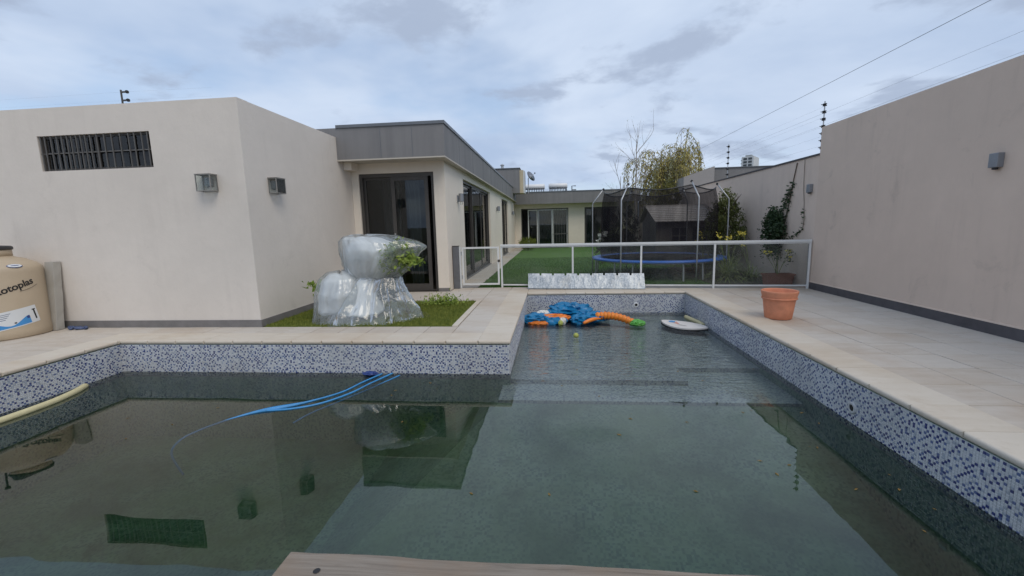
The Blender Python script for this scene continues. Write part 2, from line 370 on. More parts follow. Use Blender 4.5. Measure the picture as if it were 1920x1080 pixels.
# ------------------------------------------------------------------ mesh helpers
class MB:
    def __init__(s): s.v = []; s.f = []; s.mi = []; s.cur = 0
    def add(s, vs, fs):
        o = len(s.v); s.v += [tuple(x) for x in vs]
        for q in fs: s.f.append(tuple(o+i for i in q)); s.mi.append(s.cur)
        return s
    def box(s, x0, x1, y0, y1, z0, z1):
        return s.add([(x0,y0,z0),(x1,y0,z0),(x1,y1,z0),(x0,y1,z0),(x0,y0,z1),(x1,y0,z1),(x1,y1,z1),(x0,y1,z1)],
                     [(0,3,2,1),(4,5,6,7),(0,1,5,4),(1,2,6,5),(2,3,7,6),(3,0,4,7)])
    def tube(s, pts, rad, n=8, caps=True):
        pts = [Vector(p) for p in pts]; rads = rad if isinstance(rad, (list, tuple)) else [rad]*len(pts)
        o = len(s.v); up = Vector((0, 0, 1)); prev = None
        for i, p in enumerate(pts):
            d = (pts[min(i+1, len(pts)-1)] - pts[max(i-1, 0)]).normalized()
            if prev is None:
                a = d.cross(up if abs(d.z) < 0.95 else Vector((1, 0, 0))).normalized()
            else:
                a = (prev - d*prev.dot(d)).normalized()
            prev = a; b = d.cross(a)
            for k in range(n):
                t = 2*PI*k/n; s.v.append(tuple(p + (a*math.cos(t)+b*math.sin(t))*rads[i]))
        for i in range(len(pts)-1):
            for k in range(n):
                s.f.append((o+i*n+k, o+i*n+(k+1) % n, o+(i+1)*n+(k+1) % n, o+(i+1)*n+k)); s.mi.append(s.cur)
        if caps:
            s.f.append(tuple(o+k for k in reversed(range(n)))); s.mi.append(s.cur)
            s.f.append(tuple(o+(len(pts)-1)*n+k for k in range(n))); s.mi.append(s.cur)
        return s
    def lathe(s, prof, n=32, c=(0, 0, 0), close=False):
        o = len(s.v); m = len(prof)
        for k in range(n):
            t = 2*PI*k/n
            for (rr, z) in prof: s.v.append((c[0]+rr*math.cos(t), c[1]+rr*math.sin(t), c[2]+z))
        for k in range(n):
            k2 = (k+1) % n
            for i in range(m-1): s.f.append((o+k*m+i, o+k2*m+i, o+k2*m+i+1, o+k*m+i+1)); s.mi.append(s.cur)
        if prof[0][0] > 1e-6: s.f.append(tuple(o+k*m for k in reversed(range(n)))); s.mi.append(s.cur)
        if prof[-1][0] > 1e-6: s.f.append(tuple(o+k*m+m-1 for k in range(n))); s.mi.append(s.cur)
        return s
    def mesh(s, name, mats):
        me = bpy.data.meshes.new(name); me.from_pydata(s.v, [], s.f)
        mats = mats if isinstance(mats, list) else [mats]
        for m in mats: me.materials.append(M(m))
        if len(mats) > 1: me.polygons.foreach_set('material_index', s.mi)
        return me
    def build(s, name, mats, parent=None, bevel=0.0, smooth=False, origin=None, seg=2):
        me = s.mesh(name, mats)
        bm = bmesh.new(); bm.from_mesh(me)
        bmesh.ops.recalc_face_normals(bm, faces=bm.faces)
        if bevel:
            bmesh.ops.bevel(bm, geom=[e for e in bm.edges if len(e.link_faces) == 2 and e.calc_face_angle() > 0.5], offset=bevel, segments=seg, affect='EDGES', profile=0.6)
        bm.to_mesh(me); bm.free()
        if smooth: me.polygons.foreach_set('use_smooth', [True]*len(me.polygons))
        return link(name, me, parent)
def link(name, me, parent=None, loc=None, rot=None):
    o = bpy.data.objects.new(name, me); COL.objects.link(o)
    if parent is not None:
        o.parent = parent; o.matrix_parent_inverse = parent_inv(parent)
    if loc is not None: o.location = loc
    if rot is not None: o.rotation_euler = rot
    return o
def parent_inv(p):
    m = Matrix.Identity(4); q = p; chain = []
    while q is not None: chain.append(q); q = q.parent
    for q in reversed(chain):
        m = m @ q.matrix_parent_inverse @ Matrix.LocRotScale(q.location, q.rotation_euler, q.scale) if q.parent else Matrix.LocRotScale(q.location, q.rotation_euler, q.scale)
    return m.inverted()
def tag(o, label, cat, group=None):
    o['label'] = label; o['category'] = cat
    if group: o['group'] = group
    return o
def thing(name, loc, label, cat, group=None):
    o = bpy.data.objects.new(name, None); COL.objects.link(o); o.location = loc; o.empty_display_size = 0.1
    return tag(o, label, cat, group)
def struct(name, loc=None):
    o = bpy.data.objects.new(name, None); COL.objects.link(o); o['kind'] = 'structure'; o.empty_display_size = 0.1
    if loc: o.location = loc
    return o
def B(name, mat, parent, dims, bevel=0.0):
    return MB().box(*dims).build(name, mat, parent, bevel)
def wall_y(mb, y0, y1, x0, x1, z0, z1, holes):      # wall in the XZ plane with rectangular openings (xa,xb,za,zb)
    xs = sorted({x0, x1, *[h[0] for h in holes], *[h[1] for h in holes]}); 
    for a, b in zip(xs, xs[1:]):
        hs = sorted([h for h in holes if h[0] <= a+1e-6 and h[1] >= b-1e-6], key=lambda h: h[2]); z = z0
        for h in hs:
            if h[2] > z+1e-6: mb.box(a, b, y0, y1, z, h[2])
            z = h[3]
        if z1 > z+1e-6: mb.box(a, b, y0, y1, z, z1)
    return mb
def wall_x(mb, x0, x1, y0, y1, z0, z1, holes):
    ys = sorted({y0, y1, *[h[0] for h in holes], *[h[1] for h in holes]})
    for a, b in zip(ys, ys[1:]):
        hs = sorted([h for h in holes if h[0] <= a+1e-6 and h[1] >= b-1e-6], key=lambda h: h[2]); z = z0
        for h in hs:
            if h[2] > z+1e-6: mb.box(x0, x1, a, b, z, h[2])
            z = h[3]
        if z1 > z+1e-6: mb.box(x0, x1, a, b, z, z1)
    return mb

# ------------------------------------------------------------------ ground, pool, patio
XL, XR, XC, YN, YB, YF, WZ = -5.36, 2.44, -0.49, 0.9, 4.70, 8.14, -0.39
FLOOR = -1.25
def cells(mb, xs, ys, z, skip):
    for i in range(len(xs)-1):
        for j in range(len(ys)-1):
            if not skip((xs[i]+xs[i+1])/2, (ys[j]+ys[j+1])/2):
                mb.add([(xs[i], ys[j], z), (xs[i+1], ys[j], z), (xs[i+1], ys[j+1], z), (xs[i], ys[j+1], z)], [(0, 1, 2, 3)])
    return mb
def in_pool(x, y): return (XL < x < XR and YN < y < YB) or (XC < x < XR and YN < y < YF)
g = cells(MB(), [-1500, XL-.12, XC-.12, XR+.12, 1500], [-1500, YN-.12, YB+.12, YF+.12, 1500], -0.07,
          lambda x, y: (XL-.12 < x < XR+.12 and YN < y < YB+.1) or (XC-.12 < x < XR and YN < y < YF)).build('ground', 'far_ground')
g['kind'] = 'structure'

pool = struct('swimming_pool')
IN = 0.015      # mosaic face sits back under the coping nose
def pw(name, x0, x1, y0, y1): return B(name, 'mosaic_wall_wet', pool, (x0, x1, y0, y1, -1.6, -0.045))
pw('pool_wall', XL-.3, XL-IN, YN-.3, YB+.3)
pw('pool_wall', XL-IN, XC-.3, YB+IN, YB+.3)
pw('pool_wall', XC-.3, XC-IN, YB+IN, YF+.3)
pw('pool_wall', XC-IN, XR+IN, YF+IN, YF+.3)
pw('pool_wall', XR+IN, XR+.3, YN-.3, YF+.3)
pw('pool_wall', XL-IN, XR+IN, YN-.3, YN-IN)
B('pool_floor', 'mosaic_floor_wet', pool, (XL-.2, XR+.2, YN-.2, YF+.2, -1.6, FLOOR))
MB().box(XC-.1, 1.49, 4.76, YF+.1, FLOOR-.1, -0.468).box(1.49, XR+.1, 5.2, YF+.1, FLOOR-.1, -0.468).build('pool_ledge', 'mosaic_ledge_wet', pool)
B('pool_step', 'mosaic_ledge_wet', pool, (XC-.1, XR+.1, 4.30, 5.3, FLOOR-.1, -0.525), 0.004)
zt_, yt_, yb_ = -0.56, 4.29, 1.9
MB().add([(XC-.1, yt_, zt_), (XR+.1, yt_, zt_), (XR+.1, yb_, FLOOR-.05), (XC-1.5, yb_, FLOOR-.05), (XC-1.5, 4.9, FLOOR-.05), (XC-.1, 4.9, zt_-.01), (XR+.1, 4.9, zt_-.01), (XR+.1, 4.9, FLOOR-.3), (XC-1.5, 4.9, FLOOR-.3), (XR+.1, yb_, FLOOR-.3), (XC-1.5, yb_, FLOOR-.3)],
         [(0, 3, 2, 1), (0, 5, 4, 3), (0, 1, 6, 5), (3, 4, 8, 10), (2, 3, 10, 9), (1, 2, 9, 7, 6), (4, 5, 6, 7, 8), (7, 9, 10, 8)]).build('floor_slope', 'mosaic_floor_wet', pool)
# a band of grout behind the mosaic that stands out of the water
for d_ in ((XL-IN, XC-IN, YB+IN-.0012, YB+IN+.001), (XL-IN-.001, XL-IN+.0012, YN, YB+IN-.0013), (XC-IN-.001, XC-IN+.0012, YB+IN+.002, YF+IN-.0013), (XC-IN+.0013, XR+IN-.0013, YF+IN-.0012, YF+IN+.001), (XR+IN-.0012, XR+IN+.001, YN, YF+IN+.001)):
    B('grout_band', 'mosaic_grout', pool, (*d_, -.455, -.046))
# mosaic pieces
def tile_mesh(name, mat, s=TP*0.90, h=0.003):
    a = s/2; b = a*0.86
    mb = MB().add([(-a,-a,0),(a,-a,0),(a,a,0),(-a,a,0),(-b,-b,h),(b,-b,h),(b,b,h),(-b,b,h)], [(4,5,6,7),(0,1,5,4),(1,2,6,5),(2,3,7,6),(3,0,4,7)])
    return mb.mesh(name, mat)
TM = [tile_mesh('mosaic_tile', m[0]) for m in MOS]
rm = random.Random(5)
def mosaic(origin, udir, nrm, length, near=None, z0=-0.05, z1=-0.45):
    cols = int(length/TP); rows = int((z0-z1)/TP); u_ = Vector(udir); n_ = Vector(nrm); w_ = Vector((0, 0, 1)); o_ = Vector(origin)
    mb = MB(); grid = {}
    fu = u_ if u_.cross(w_).dot(n_) > 0 else -u_
    rot = Matrix((fu, w_, n_)).transposed().to_euler()
    a = TP*0.45; bb = a*0.86; h = 0.003
    for i in range(cols):
        for j in range(rows):
            prev = (grid.get((i-1, j)), grid.get((i, j-1)))
            x = rm.random()
            k = 0 if x < .50 else 1 if x < .63 else 2 if x < .80 else 3
            if k >= 2 and any(q_ is not None and q_ >= 2 for q_ in prev) and rm.random() < .85: k = 0
            grid[(i, j)] = k
            cpt = o_ + u_*((i+.5)*TP + rm.uniform(-.0006, .0006)) + w_*(z0-(j+.5)*TP + rm.uniform(-.0005, .0005)) + n_*rm.uniform(-.0005, .0005)
            if near and near(cpt):
                q = link('mosaic_tile', TM[k], pool, cpt, rot); continue
            mb.cur = k
            vs = [cpt+fu*p+w_*q+n_*t for p, q, t in ((-a,-a,0),(a,-a,0),(a,a,0),(-a,a,0),(-bb,-bb,h),(bb,-bb,h),(bb,bb,h),(-bb,bb,h))]
            mb.add(vs, [(4,5,6,7),(0,1,5,4),(1,2,6,5),(2,3,7,6),(3,0,4,7)])
    o = link('mosaic_band', mb.mesh('mosaic_band', [m[0] for m in MOS]), pool); o['kind'] = 'stuff'
e = 0.0016
mosaic((XL-IN, YB+IN-e, 0), (1, 0, 0), (0, -1, 0), XC-XL)
mosaic((XL-IN+e, YN, 0), (0, 1, 0), (1, 0, 0), YB-YN+IN)
mosaic((XC-IN+e, YB+IN, 0), (0, 1, 0), (1, 0, 0), YF-YB)
mosaic((XC-IN, YF+IN-e, 0), (1, 0, 0), (0, -1, 0), XR-XC+2*IN)
mosaic((XR+IN-e, YN, 0), (0, 1, 0), (-1, 0, 0), YF-YN+IN, near=lambda p: 2.12 < p.y < 2.38)
# return jets
def jet(loc, nrm, mat='sticker_white'):
    mb = MB().lathe([(0.026, 0.004), (0.028, 0.012), (0.042, 0.012), (0.050, 0.003), (0.050, -0.002)], 20)
    mb2 = MB().lathe([(0.0, 0.0055), (0.0265, 0.006)], 16)
    q = Vector(nrm).to_track_quat('Z', 'Y').to_euler()
    o = link('return_jet', mb.mesh('return_jet', mat), pool, loc, q)
    ey = link('jet_eye', mb2.mesh('jet_eye', 'print_black'), o); ey.matrix_parent_inverse = Matrix.Identity(4)
jet((0.412, YF+IN-.004, -.233), (0, -1, 0)); jet((1.556, YF+IN-.004, -.242), (0, -1, 0)); jet((XR+IN-.004, 3.61, -.262), (-1, 0, 0), 'mosaic_grout')

# coping stones with rounded pool edge
def coping_mesh(lx, ly, edges):
    bm = bmesh.new(); bmesh.ops.create_cube(bm, size=1); bmesh.ops.scale(bm, vec=(lx, ly, 0.045), verts=bm.verts); bmesh.ops.translate(bm, vec=(0, 0, -0.0225), verts=bm.verts)
    def side(v, s): return (s == '+x' and v.co.x > lx/2-1e-4) or (s == '-x' and v.co.x < -lx/2+1e-4) or (s == '+y' and v.co.y > ly/2-1e-4) or (s == '-y' and v.co.y < -ly/2+1e-4)
    big = [ed for ed in bm.edges if any(all(side(v, s) for v in ed.verts) for s in edges)]
    bmesh.ops.bevel(bm, geom=big, offset=0.019, segments=4, affect='EDGES', profile=0.5)
    me = bpy.data.meshes.new('coping_stone'); bm.to_mesh(me); bm.free(); me.materials.append(M('coping')); return me
CW = 0.37; CP = 0.385; J = 0.0015
def coping_run(axis, fixed0, a0, a1, edge, pitch=CP):
    n = max(1, round((a1-a0)/pitch)); L = (a1-a0)/n
    me = coping_mesh(L-J, CW, [edge]) if axis == 'x' else coping_mesh(CW, L-J, [edge])
    for i in range(n):
        cpos = a0+(i+.5)*L
        p = (cpos, fixed0+CW/2, random.uniform(0.006, 0.0085)) if axis == 'x' else (fixed0+CW/2, cpos, random.uniform(0.006, 0.0085))
        link('coping_stone', me, pool, p)
coping_run('x', YB, XL-.002, XC-CW-.002, '-y')
coping_run('y', XL-CW, 2.4, YB+CW, '+x')
link('coping_stone', coping_mesh(CW, 0.38, ['+x', '-y']), pool, (XC-CW/2, YB+.19, 0.0075))
coping_run('y', XC-CW, YB+.384, YF+CW, '+x')
coping_run('x', YF, XC+.002, XR-.002, '-y')
coping_run('y', XR, 1.5, YF+CW, '-x')
B('coping_slab', 'coping', pool, (XL-CW, XR+CW, YN-CW, YN, -0.04, 0.006))
B('coping_slab', 'coping', pool, (XL-CW, XL, YN+.004, 2.396, -0.04, 0.006)); B('coping_slab', 'coping', pool, (XR, XR+CW, YN+.004, 1.496, -0.04, 0.006))

# water: closed body, its sides buried in the walls
wb = MB()
poly = [(XL-.1, YN-.1), (XR+.1, YN-.1), (XR+.1, YF+.1), (XC-.1, YF+.1), (XC-.1, YB+.1), (XL-.1, YB+.1)]
nn = len(poly)
wb.add([(x, y, WZ) for x, y in poly]+[(x, y, FLOOR-.2) for x, y in poly],
       [tuple(range(nn)), tuple(range(2*nn-1, nn-1, -1))]+[(i, i+nn, (i+1) % nn+nn, (i+1) % nn) for i in range(nn)])
wat = wb.build('water', 'pool_water'); wat['kind'] = 'structure'

# patio: bed of grout with single tiles
patio = struct('patio')
GZ = -0.010
bed = cells(MB(), [-9.6, XL-.2, XC-.2, XR+.2, 4.9], [-2.5, YN-.2, YB+.2, YF+.2, 9.02], GZ, lambda x, y: (XL-.2 < x < XR+.2 and YN-.2 < y < YB+.2) or (XC-.2 < x < XR+.2 and YN-.2 < y < YF+.2))
bed.build('grout_bed', 'grout', patio)
def pave_mesh(lx, ly):
    bm = bmesh.new(); bmesh.ops.create_cube(bm, size=1); bmesh.ops.scale(bm, vec=(lx, ly, 0.03), verts=bm.verts); bmesh.ops.translate(bm, vec=(0, 0, -0.015), verts=bm.verts)
    bmesh.ops.bevel(bm, geom=[ed for ed in bm.edges if all(v.co.z > -1e-4 for v in ed.verts)], offset=0.0025, segments=1, affect='EDGES')
    me = bpy.data.meshes.new('paving_tile'); bm.to_mesh(me); bm.free(); me.materials.append(M('travertine')); return me
PM = {}
def pave(x0, x1, y0, y1, nx, ny):
    lx = (x1-x0)/nx; ly = (y1-y0)/ny; key = (round(lx, 3), round(ly, 3))
    if key not in PM: PM[key] = pave_mesh(lx-.008, ly-.008)
    for i in range(nx):
        for j in range(ny):
            link('paving_tile', PM[key], patio, (x0+(i+.5)*lx, y0+(j+.5)*ly, random.uniform(-.0012, .0012)),
                 (random.uniform(-.002, .002), random.uniform(-.002, .002), 0))
pave(XR+CW, 4.735, 1.5, 8.98, 5, 19)
pave(XC-CW, XR+CW, YF+CW, 8.98, 10, 1)
pave(-1.25, XC-CW, YB+CW, YF+CW, 1, 9); pave(-1.25, XC-CW, YF+CW, 8.98, 1, 1)
pave(XL-CW, -1.25, YB+CW, 5.443, 12, 1)
pave(-9.2, XL-CW, 2.4, 5.443, 9, 8)
pave(-3.99, -1.25, 7.34, 8.50, 7, 3); pave(-2.09, -1.25, 8.50, 8.98, 2, 1)
for i in range(5): B('edging_stone', 'coping', patio, (-1.335, -1.257, 5.45+i*.376, 5.45+(i+1)*.376-.005, -.03, .012), 0.004)
B('paving_slab', 'travertine', patio, (-9.2, 4.735, -2.4, YN-CW-.004, -.03, 0.0)); B('paving_slab', 'travertine', patio, (-9.2, XL-CW-.004, YN-CW, 2.396, -.03, 0.0)); B('paving_slab', 'travertine', patio, (XR+CW+.004, 4.735, YN-CW, 1.496, -.03, 0.0))

# small grass bed by the glazed door, and the long lawn beyond the fence
lb = B('grass_bed', 'grass_soil', None, (-3.98, -1.34, 5.448, 7.335, -.05, 0.004)); lb['kind'] = 'structure'
def blades(name, mat, n, region, hmin, hmax, width, keep=None, z=0.0):
    mb = MB(); k = 0; rr = random.Random(hash(name) % 1000 if False else len(name)*31)
    while k < n:
        x = rr.uniform(region[0], region[1]); y = rr.uniform(region[2], region[3])
        if keep and not keep(x, y, rr): continue
        k += 1
        a = rr.uniform(0, 2*PI); h = rr.uniform(hmin, hmax); w = width*rr.uniform(.6, 1.3); b = rr.uniform(0, 2*PI); ln = h*rr.uniform(.1, .7)
        dx_, dy_ = math.cos(a)*w, math.sin(a)*w
        mb.add([(x-dx_, y-dy_, z), (x+dx_, y+dy_, z), (x+math.cos(b)*ln, y+math.sin(b)*ln, z+h)], [(0, 1, 2)])
    o = link(name, mb.mesh(name, mat)); o['kind'] = 'stuff'; return o
o = blades('short_grass', 'grass_blade', 26000, (-3.97, -1.35, 5.46, 7.33), .015, .045, .004, z=0.002); tag(o, 'short olive green grass of the bed beside the wrapped plant', 'grass')
lw = B('lawn', 'turf', None, (-1.6, 4.72, 8.99, 24.58, -.065, -0.004)); lw['kind'] = 'structure'
o = blades('lawn_grass', 'turf_blade', 52000, (-1.6, 4.4, 9.0, 17.0), .015, .04, .007, keep=lambda x, y, rr: rr.random() < (9.5/y)**2, z=-.004); tag(o, 'dense green turf of the long lawn behind the glass fence', 'grass')
wk = B('path', 'travertine', None, (-2.1, -1.6, 8.985, 24.58, -.06, 0.004)); wk['kind'] = 'structure'
B('patio_edge', 'grout', patio, (-2.09, 4.73, 8.955, 8.984, -.06, -.002))

# ------------------------------------------------------------------ storage building (left)
SX, SY, SH = -4.008, 5.443, 3.015
st = thing('storage_building', (-6.8, 6.9, 0), 'low plain beige plastered outbuilding with a barred strip window, left of the pool', 'building')
win = (-6.951, -5.288, 2.192, 2.655)
w = MB(); wall_y(w, SY, SY+.2, -11.5, SX, 0, SH, [win]); w.box(SX-.2, SX, SY+.2, 8.52, 0, SH-.004); w.build('wall', 'plaster_storage', st)
B('roof', 'concrete', st, (-11.5, SX-.2, SY+.2, 8.5, 2.75, 2.85))
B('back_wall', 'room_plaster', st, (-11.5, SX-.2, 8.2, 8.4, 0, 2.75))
B('skirting', 'skirting_grey', st, (-11.5, SX+.012, SY-.012, SY, 0, .10)); B('skirting', 'skirting_grey', st, (SX, SX+.012, SY, 8.0, 0.004, .098))
wn = MB(); x0, x1, z0, z1 = win
WY = SY+.045
wn.box(x0, x1, WY, WY+.04, z0, z0+.03).box(x0, x1, WY, WY+.04, z1-.03, z1).box(x0, x0+.03, WY, WY+.04, z0+.03, z1-.03).box(x1-.03, x1, WY, WY+.04, z0+.03, z1-.03).box(-6.14, -6.10, WY, WY+.04, z0+.03, z1-.03)
wo = wn.build('strip_window', 'dark_aluminium', st)
B('pane', 'window_glass', wo, (x0+.03, -6.14, WY+.018, WY+.022, z0+.03, z1-.03)); B('pane', 'window_glass', wo, (-6.10, x1-.03, WY+.018, WY+.022, z0+.03, z1-.03))
bars = [.02, .06, .115, .17, .215, .262, .30, .345, .385, .425, .47, .53, .595, .66, .735, .81, .86, .925, .975]
for b_ in bars:
    xx = x0+(x1-x0)*b_
    B('window_bar', 'bar_dark', wo, (xx-.006, xx+.006, SY+.004, SY+.016, z0+.002, z1-.002))
B('cross_bar', 'bar_dark', wo, (x0+.002, x1-.002, SY+.017, SY+.024, z0+.225, z0+.24))
# blind inside, right half
bl = MB()
for i in range(8):
    xx = -6.05+i*.094; bl.box(xx, xx+.082, SY+.20, SY+.215, z0-.1, z1-.10)
bl.build('blind', 'curtain_grey', wo)

def lantern(loc, nrm, label):
    # square box lantern with clear sides and a metal back and frame
    t = thing('wall_lantern', loc, label, 'wall lamp', 'box lanterns on the storage building')
    hw, d, h = .105, .13, .215
    def fr(x0, x1, y0, y1, z0, z1, name, mat): MB().box(x0, x1, y0, y1, z0, z1).build(name, mat, t)
    objs = []
    q = Matrix.Rotation(math.atan2(nrm[1], nrm[0])-PI/2*-1, 4, 'Z')      # local -y is outward
    M4 = Matrix.Translation(loc) @ q
    def part(name, mat, boxes):
        mb = MB()
        for b_ in boxes: mb.box(*b_)
        mb.v = [tuple(M4 @ Vector(v)) for v in mb.v]
        return mb.build(name, mat, t)
    k = .010
    part('back_plate', 'lamp_grey', [(-.045, .045, -.010, 0, -.05, .06)])
    ed = []
    for sx in (-hw, hw-k):
        ed += [(sx, sx+k, -d, -d+k, -h/2, h/2), (sx, sx+k, -k, -.0005, -h/2, h/2), (sx, sx+k, -d+k, -k, h/2-k, h/2), (sx, sx+k, -d+k, -k, -h/2, -h/2+k)]
    for sy in (-d, -k):
        ed += [(-hw+k, hw-k, sy, sy+k*.95, h/2-k, h/2), (-hw+k, hw-k, sy, sy+k*.95, -h/2, -h/2+k)]
    part('frame', 'lantern_metal', ed); part('top_plate', 'lantern_metal', [(-hw-.004, hw+.004, -d-.004, -.0005, h/2+.0005, h/2+.006)])
    part('pane', 'lamp_glass', [(-hw+k, hw-k, -d+.002, -d+.006, -h/2+k, h/2-k)]); part('pane', 'lamp_glass', [(-hw+.002, -hw+.006, -d+k, -.013, -h/2+k, h/2-k)]); part('pane', 'lamp_glass', [(hw-.006, hw-.002, -d+k, -.013, -h/2+k, h/2-k)])
    part('reflector', 'lamp_grey', [(-.045, .045, -.05, -.013, -.03, .07)])
    mb = MB().lathe([(0.0, -.07), (.018, -.065), (.026, -.03), (.02, .0), (.014, .02), (0.014, .05)], 12); mb.v = [tuple(M4 @ (Vector(v)+Vector((0, -.075, 0)))) for v in mb.v]; mb.build('bulb', 'lamp_glass', t, smooth=True)
lantern((-4.505, SY, 1.95), (0, -1), 'glass box lantern on the front of the beige outbuilding, right of its strip window')
lantern((SX, 6.0, 1.945), (1, 0), 'glass box lantern on the side wall of the beige outbuilding, round the corner')

# ------------------------------------------------------------------ house
HX, HY, BY = -2.10, 8.52, 24.6
house = thing('house', (-5, 16, 0), 'long single-storey cream house with grey fascia and sliding glass doors round the lawn', 'house')
DO = (-3.86, -2.325, 0.0, 2.39)
mb = MB(); wall_y(mb, HY, HY+.2, SX+.002, HX-.002, 0, 2.62, [DO]); mb.build('wall', 'plaster_house', house)
O1, O2 = (10.3, 14.75, 0.0, 2.42), (18.2, 20.7, 0.0, 2.42)
mb = MB(); wall_x(mb, HX-.2, HX, HY+.2, BY-.002, 0, 2.62, [O1, O2]); mb.box(HX-.2, HX, HY+.0015, HY+.2, 0, 2.62); mb.build('wall', 'plaster_house', house)
B1, B2 = (-1.75, 0.90, 0.0, 2.2), (1.80, 3.75, 0.0, 2.2)
mb = MB(); wall_y(mb, BY, BY+.2, HX-.2, 4.70, 0, 2.62, [B1, B2]); mb.build('wall', 'plaster_house', house)
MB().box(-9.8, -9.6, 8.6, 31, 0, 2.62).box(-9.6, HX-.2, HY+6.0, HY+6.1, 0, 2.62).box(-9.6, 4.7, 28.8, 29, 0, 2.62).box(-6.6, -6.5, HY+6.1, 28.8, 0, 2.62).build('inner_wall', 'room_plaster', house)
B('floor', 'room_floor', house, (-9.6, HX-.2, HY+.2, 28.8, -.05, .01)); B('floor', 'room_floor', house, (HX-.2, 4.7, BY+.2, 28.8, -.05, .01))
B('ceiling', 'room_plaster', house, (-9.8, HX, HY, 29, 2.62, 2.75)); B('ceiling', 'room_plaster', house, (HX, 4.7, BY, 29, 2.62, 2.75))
# fascia with overhang, beige drip strip below, metal cap above
FX, FY, BFY, FT = -1.95, 8.0, 23.9, 3.165
B('fascia', 'fascia_grey', house, (SX+.004, FX, FY, FY+.06, 2.60, FT)); B('fascia', 'fascia_grey', house, (FX-.06, FX, FY+.06, BFY+.06, 2.60, FT))
B('fascia', 'fascia_grey', house, (FX, 4.70, BFY, BFY+.06, 2.42, 3.03))
B('soffit', 'soffit', house, (SX+.004, FX-.06, FY+.06, HY, 2.585, 2.61)); B('soffit', 'soffit', house, (HX, FX-.06, HY, BFY, 2.585, 2.61)); B('soffit', 'soffit', house, (HX, 4.7, BFY+.06, BY, 2.44, 2.60))
B('drip_strip', 'soffit', house, (SX+.004, FX+.004, FY-.004, FY+.055, 2.572, 2.598)); B('drip_strip', 'soffit', house, (FX-.055, FX+.004, FY+.055, BFY, 2.572, 2.598))
B('roof_cap', 'cap_metal', house, (SX+.02, FX+.02, FY-.02, FY+.14, FT+.001, FT+.055)); B('roof_cap', 'cap_metal', house, (FX-.12, FX+.02, FY+.14, BFY+.1, FT+.001, FT+.055)); B('roof_cap', 'cap_metal', house, (FX+.02, 4.72, BFY-.02, BFY+.12, 3.031, 3.085))
B('roof', 'cap_metal', house, (-9.8, FX-.06, HY, 29, 2.76, 2.90)); B('roof', 'cap_metal', house, (FX-.06, 4.7, BFY+.06, 29, 2.76, 2.90))
B('roof_edge', 'fascia_grey', house, (-9.8, SX-.03, 8.42, 8.50, 2.9, 3.27)); B('roof_edge', 'fascia_grey', house, (SX-.03, SX+.015, FY+.15, 8.50, 3.02, 3.215))
B('beam_end', 'plaster_house', house, (SX+.004, SX+.16, HY-.30, HY-.001, 2.44, 2.583))
B('skirting', 'skirting_grey', house, (-2.32, HX+.01, HY-.01, HY-.0005, 0, .07))
# fascia vertical panel joints
for xx in (-3.15, -2.55): B('joint_cover', 'cap_metal', house, (xx-.004, xx+.004, FY-.003, FY, 2.60, FT))
for k in range(9): B('joint_cover', 'cap_metal', house, (FX, FX+.003, 9.3+k*1.6, 9.308+k*1.6, 2.60, FT))

def slider_y(name, parent, y, x0, x1, z0, z1, t=.05, d=.04, mat='dark_aluminium', glass=True):
    mb = MB().box(x0, x0+t, y, y+d, z0, z1).box(x1-t, x1, y, y+d, z0, z1).box(x0+t, x1-t, y, y+d, z1-t, z1).box(x0+t, x1-t, y, y+d, z0, z0+t*1.6)
    o = mb.build(name, mat, parent)
    if glass: B('pane', 'window_glass', o, (x0+t, x1-t, y+d/2-.003, y+d/2+.003, z0+t*1.6, z1-t))
    return o
def slider_x(name, parent, x, y0, y1, z0, z1, t=.05, d=.04, mat='dark_aluminium', glass=True):
    mb = MB().box(x, x+d, y0, y0+t, z0, z1).box(x, x+d, y1-t, y1, z0, z1).box(x, x+d, y0+t, y1-t, z1-t, z1).box(x, x+d, y0+t, y1-t, z0, z0+t*1.6)
    o = mb.build(name, mat, parent)
    if glass: B('pane', 'window_glass', o, (x+d/2-.003, x+d/2+.003, y0+t, y1-t, z0+t*1.6, z1-t))
    return o
def curtain(parent, p0, p1, z0, z1, mat, amp=.03, wl=.11):
    p0 = Vector(p0); p1 = Vector(p1); L = (p1-p0).length; n = max(8, int(L/wl*8)); d = (p1-p0)/L; nrm = Vector((-d.y, d.x))
    mb = MB(); vs = []; fs = []
    for i in range(n+1):
        s = L*i/n; q = p0+d*s+nrm*(math.sin(s/wl*2*PI+math.sin(s*3)*1.5)*amp*(1+.4*math.sin(s*7)))
        vs += [(q.x, q.y, z0), (q.x, q.y, z1)]
        if i: fs.append((2*i-2, 2*i, 2*i+1, 2*i-1))
    return mb.add(vs, fs).build('curtain', mat, parent, smooth=True)
# glazed front door: outer frame, open bay left, sliding leaf right
fx0, fx1, _, fz = DO
dm = MB().box(fx0, fx0+.06, HY+.04, HY+.16, 0, fz).box(fx1-.06, fx1, HY+.04, HY+.16, 0, fz).box(fx0+.06, fx1-.06, HY+.04, HY+.16, fz-.07, fz).box(fx0+.06, fx1-.06, HY+.04, HY+.16, 0.01, .035)
dr = dm.build('sliding_door', 'dark_aluminium', house)
slider_y('door_leaf', dr, HY+.105, -3.80, -3.05, .035, fz-.07, .045)
slider_y('door_leaf', dr, HY+.055, -3.22, -2.46, .035, fz-.07, .075)
B('handle', 'galvanised_pipe', dr, (-3.19, -3.17, HY+.02, HY+.055, .95, 1.2))
curtain(dr, (-2.98, HY+.35), (-2.72, HY+.35), .02, 2.35, 'curtain'); curtain(dr, (-3.74, HY+.9), (-3.5, HY+.9), .02, 2.35, 'curtain_grey')  # right-leaf curtain is added, standing in for pale reflections on the glass
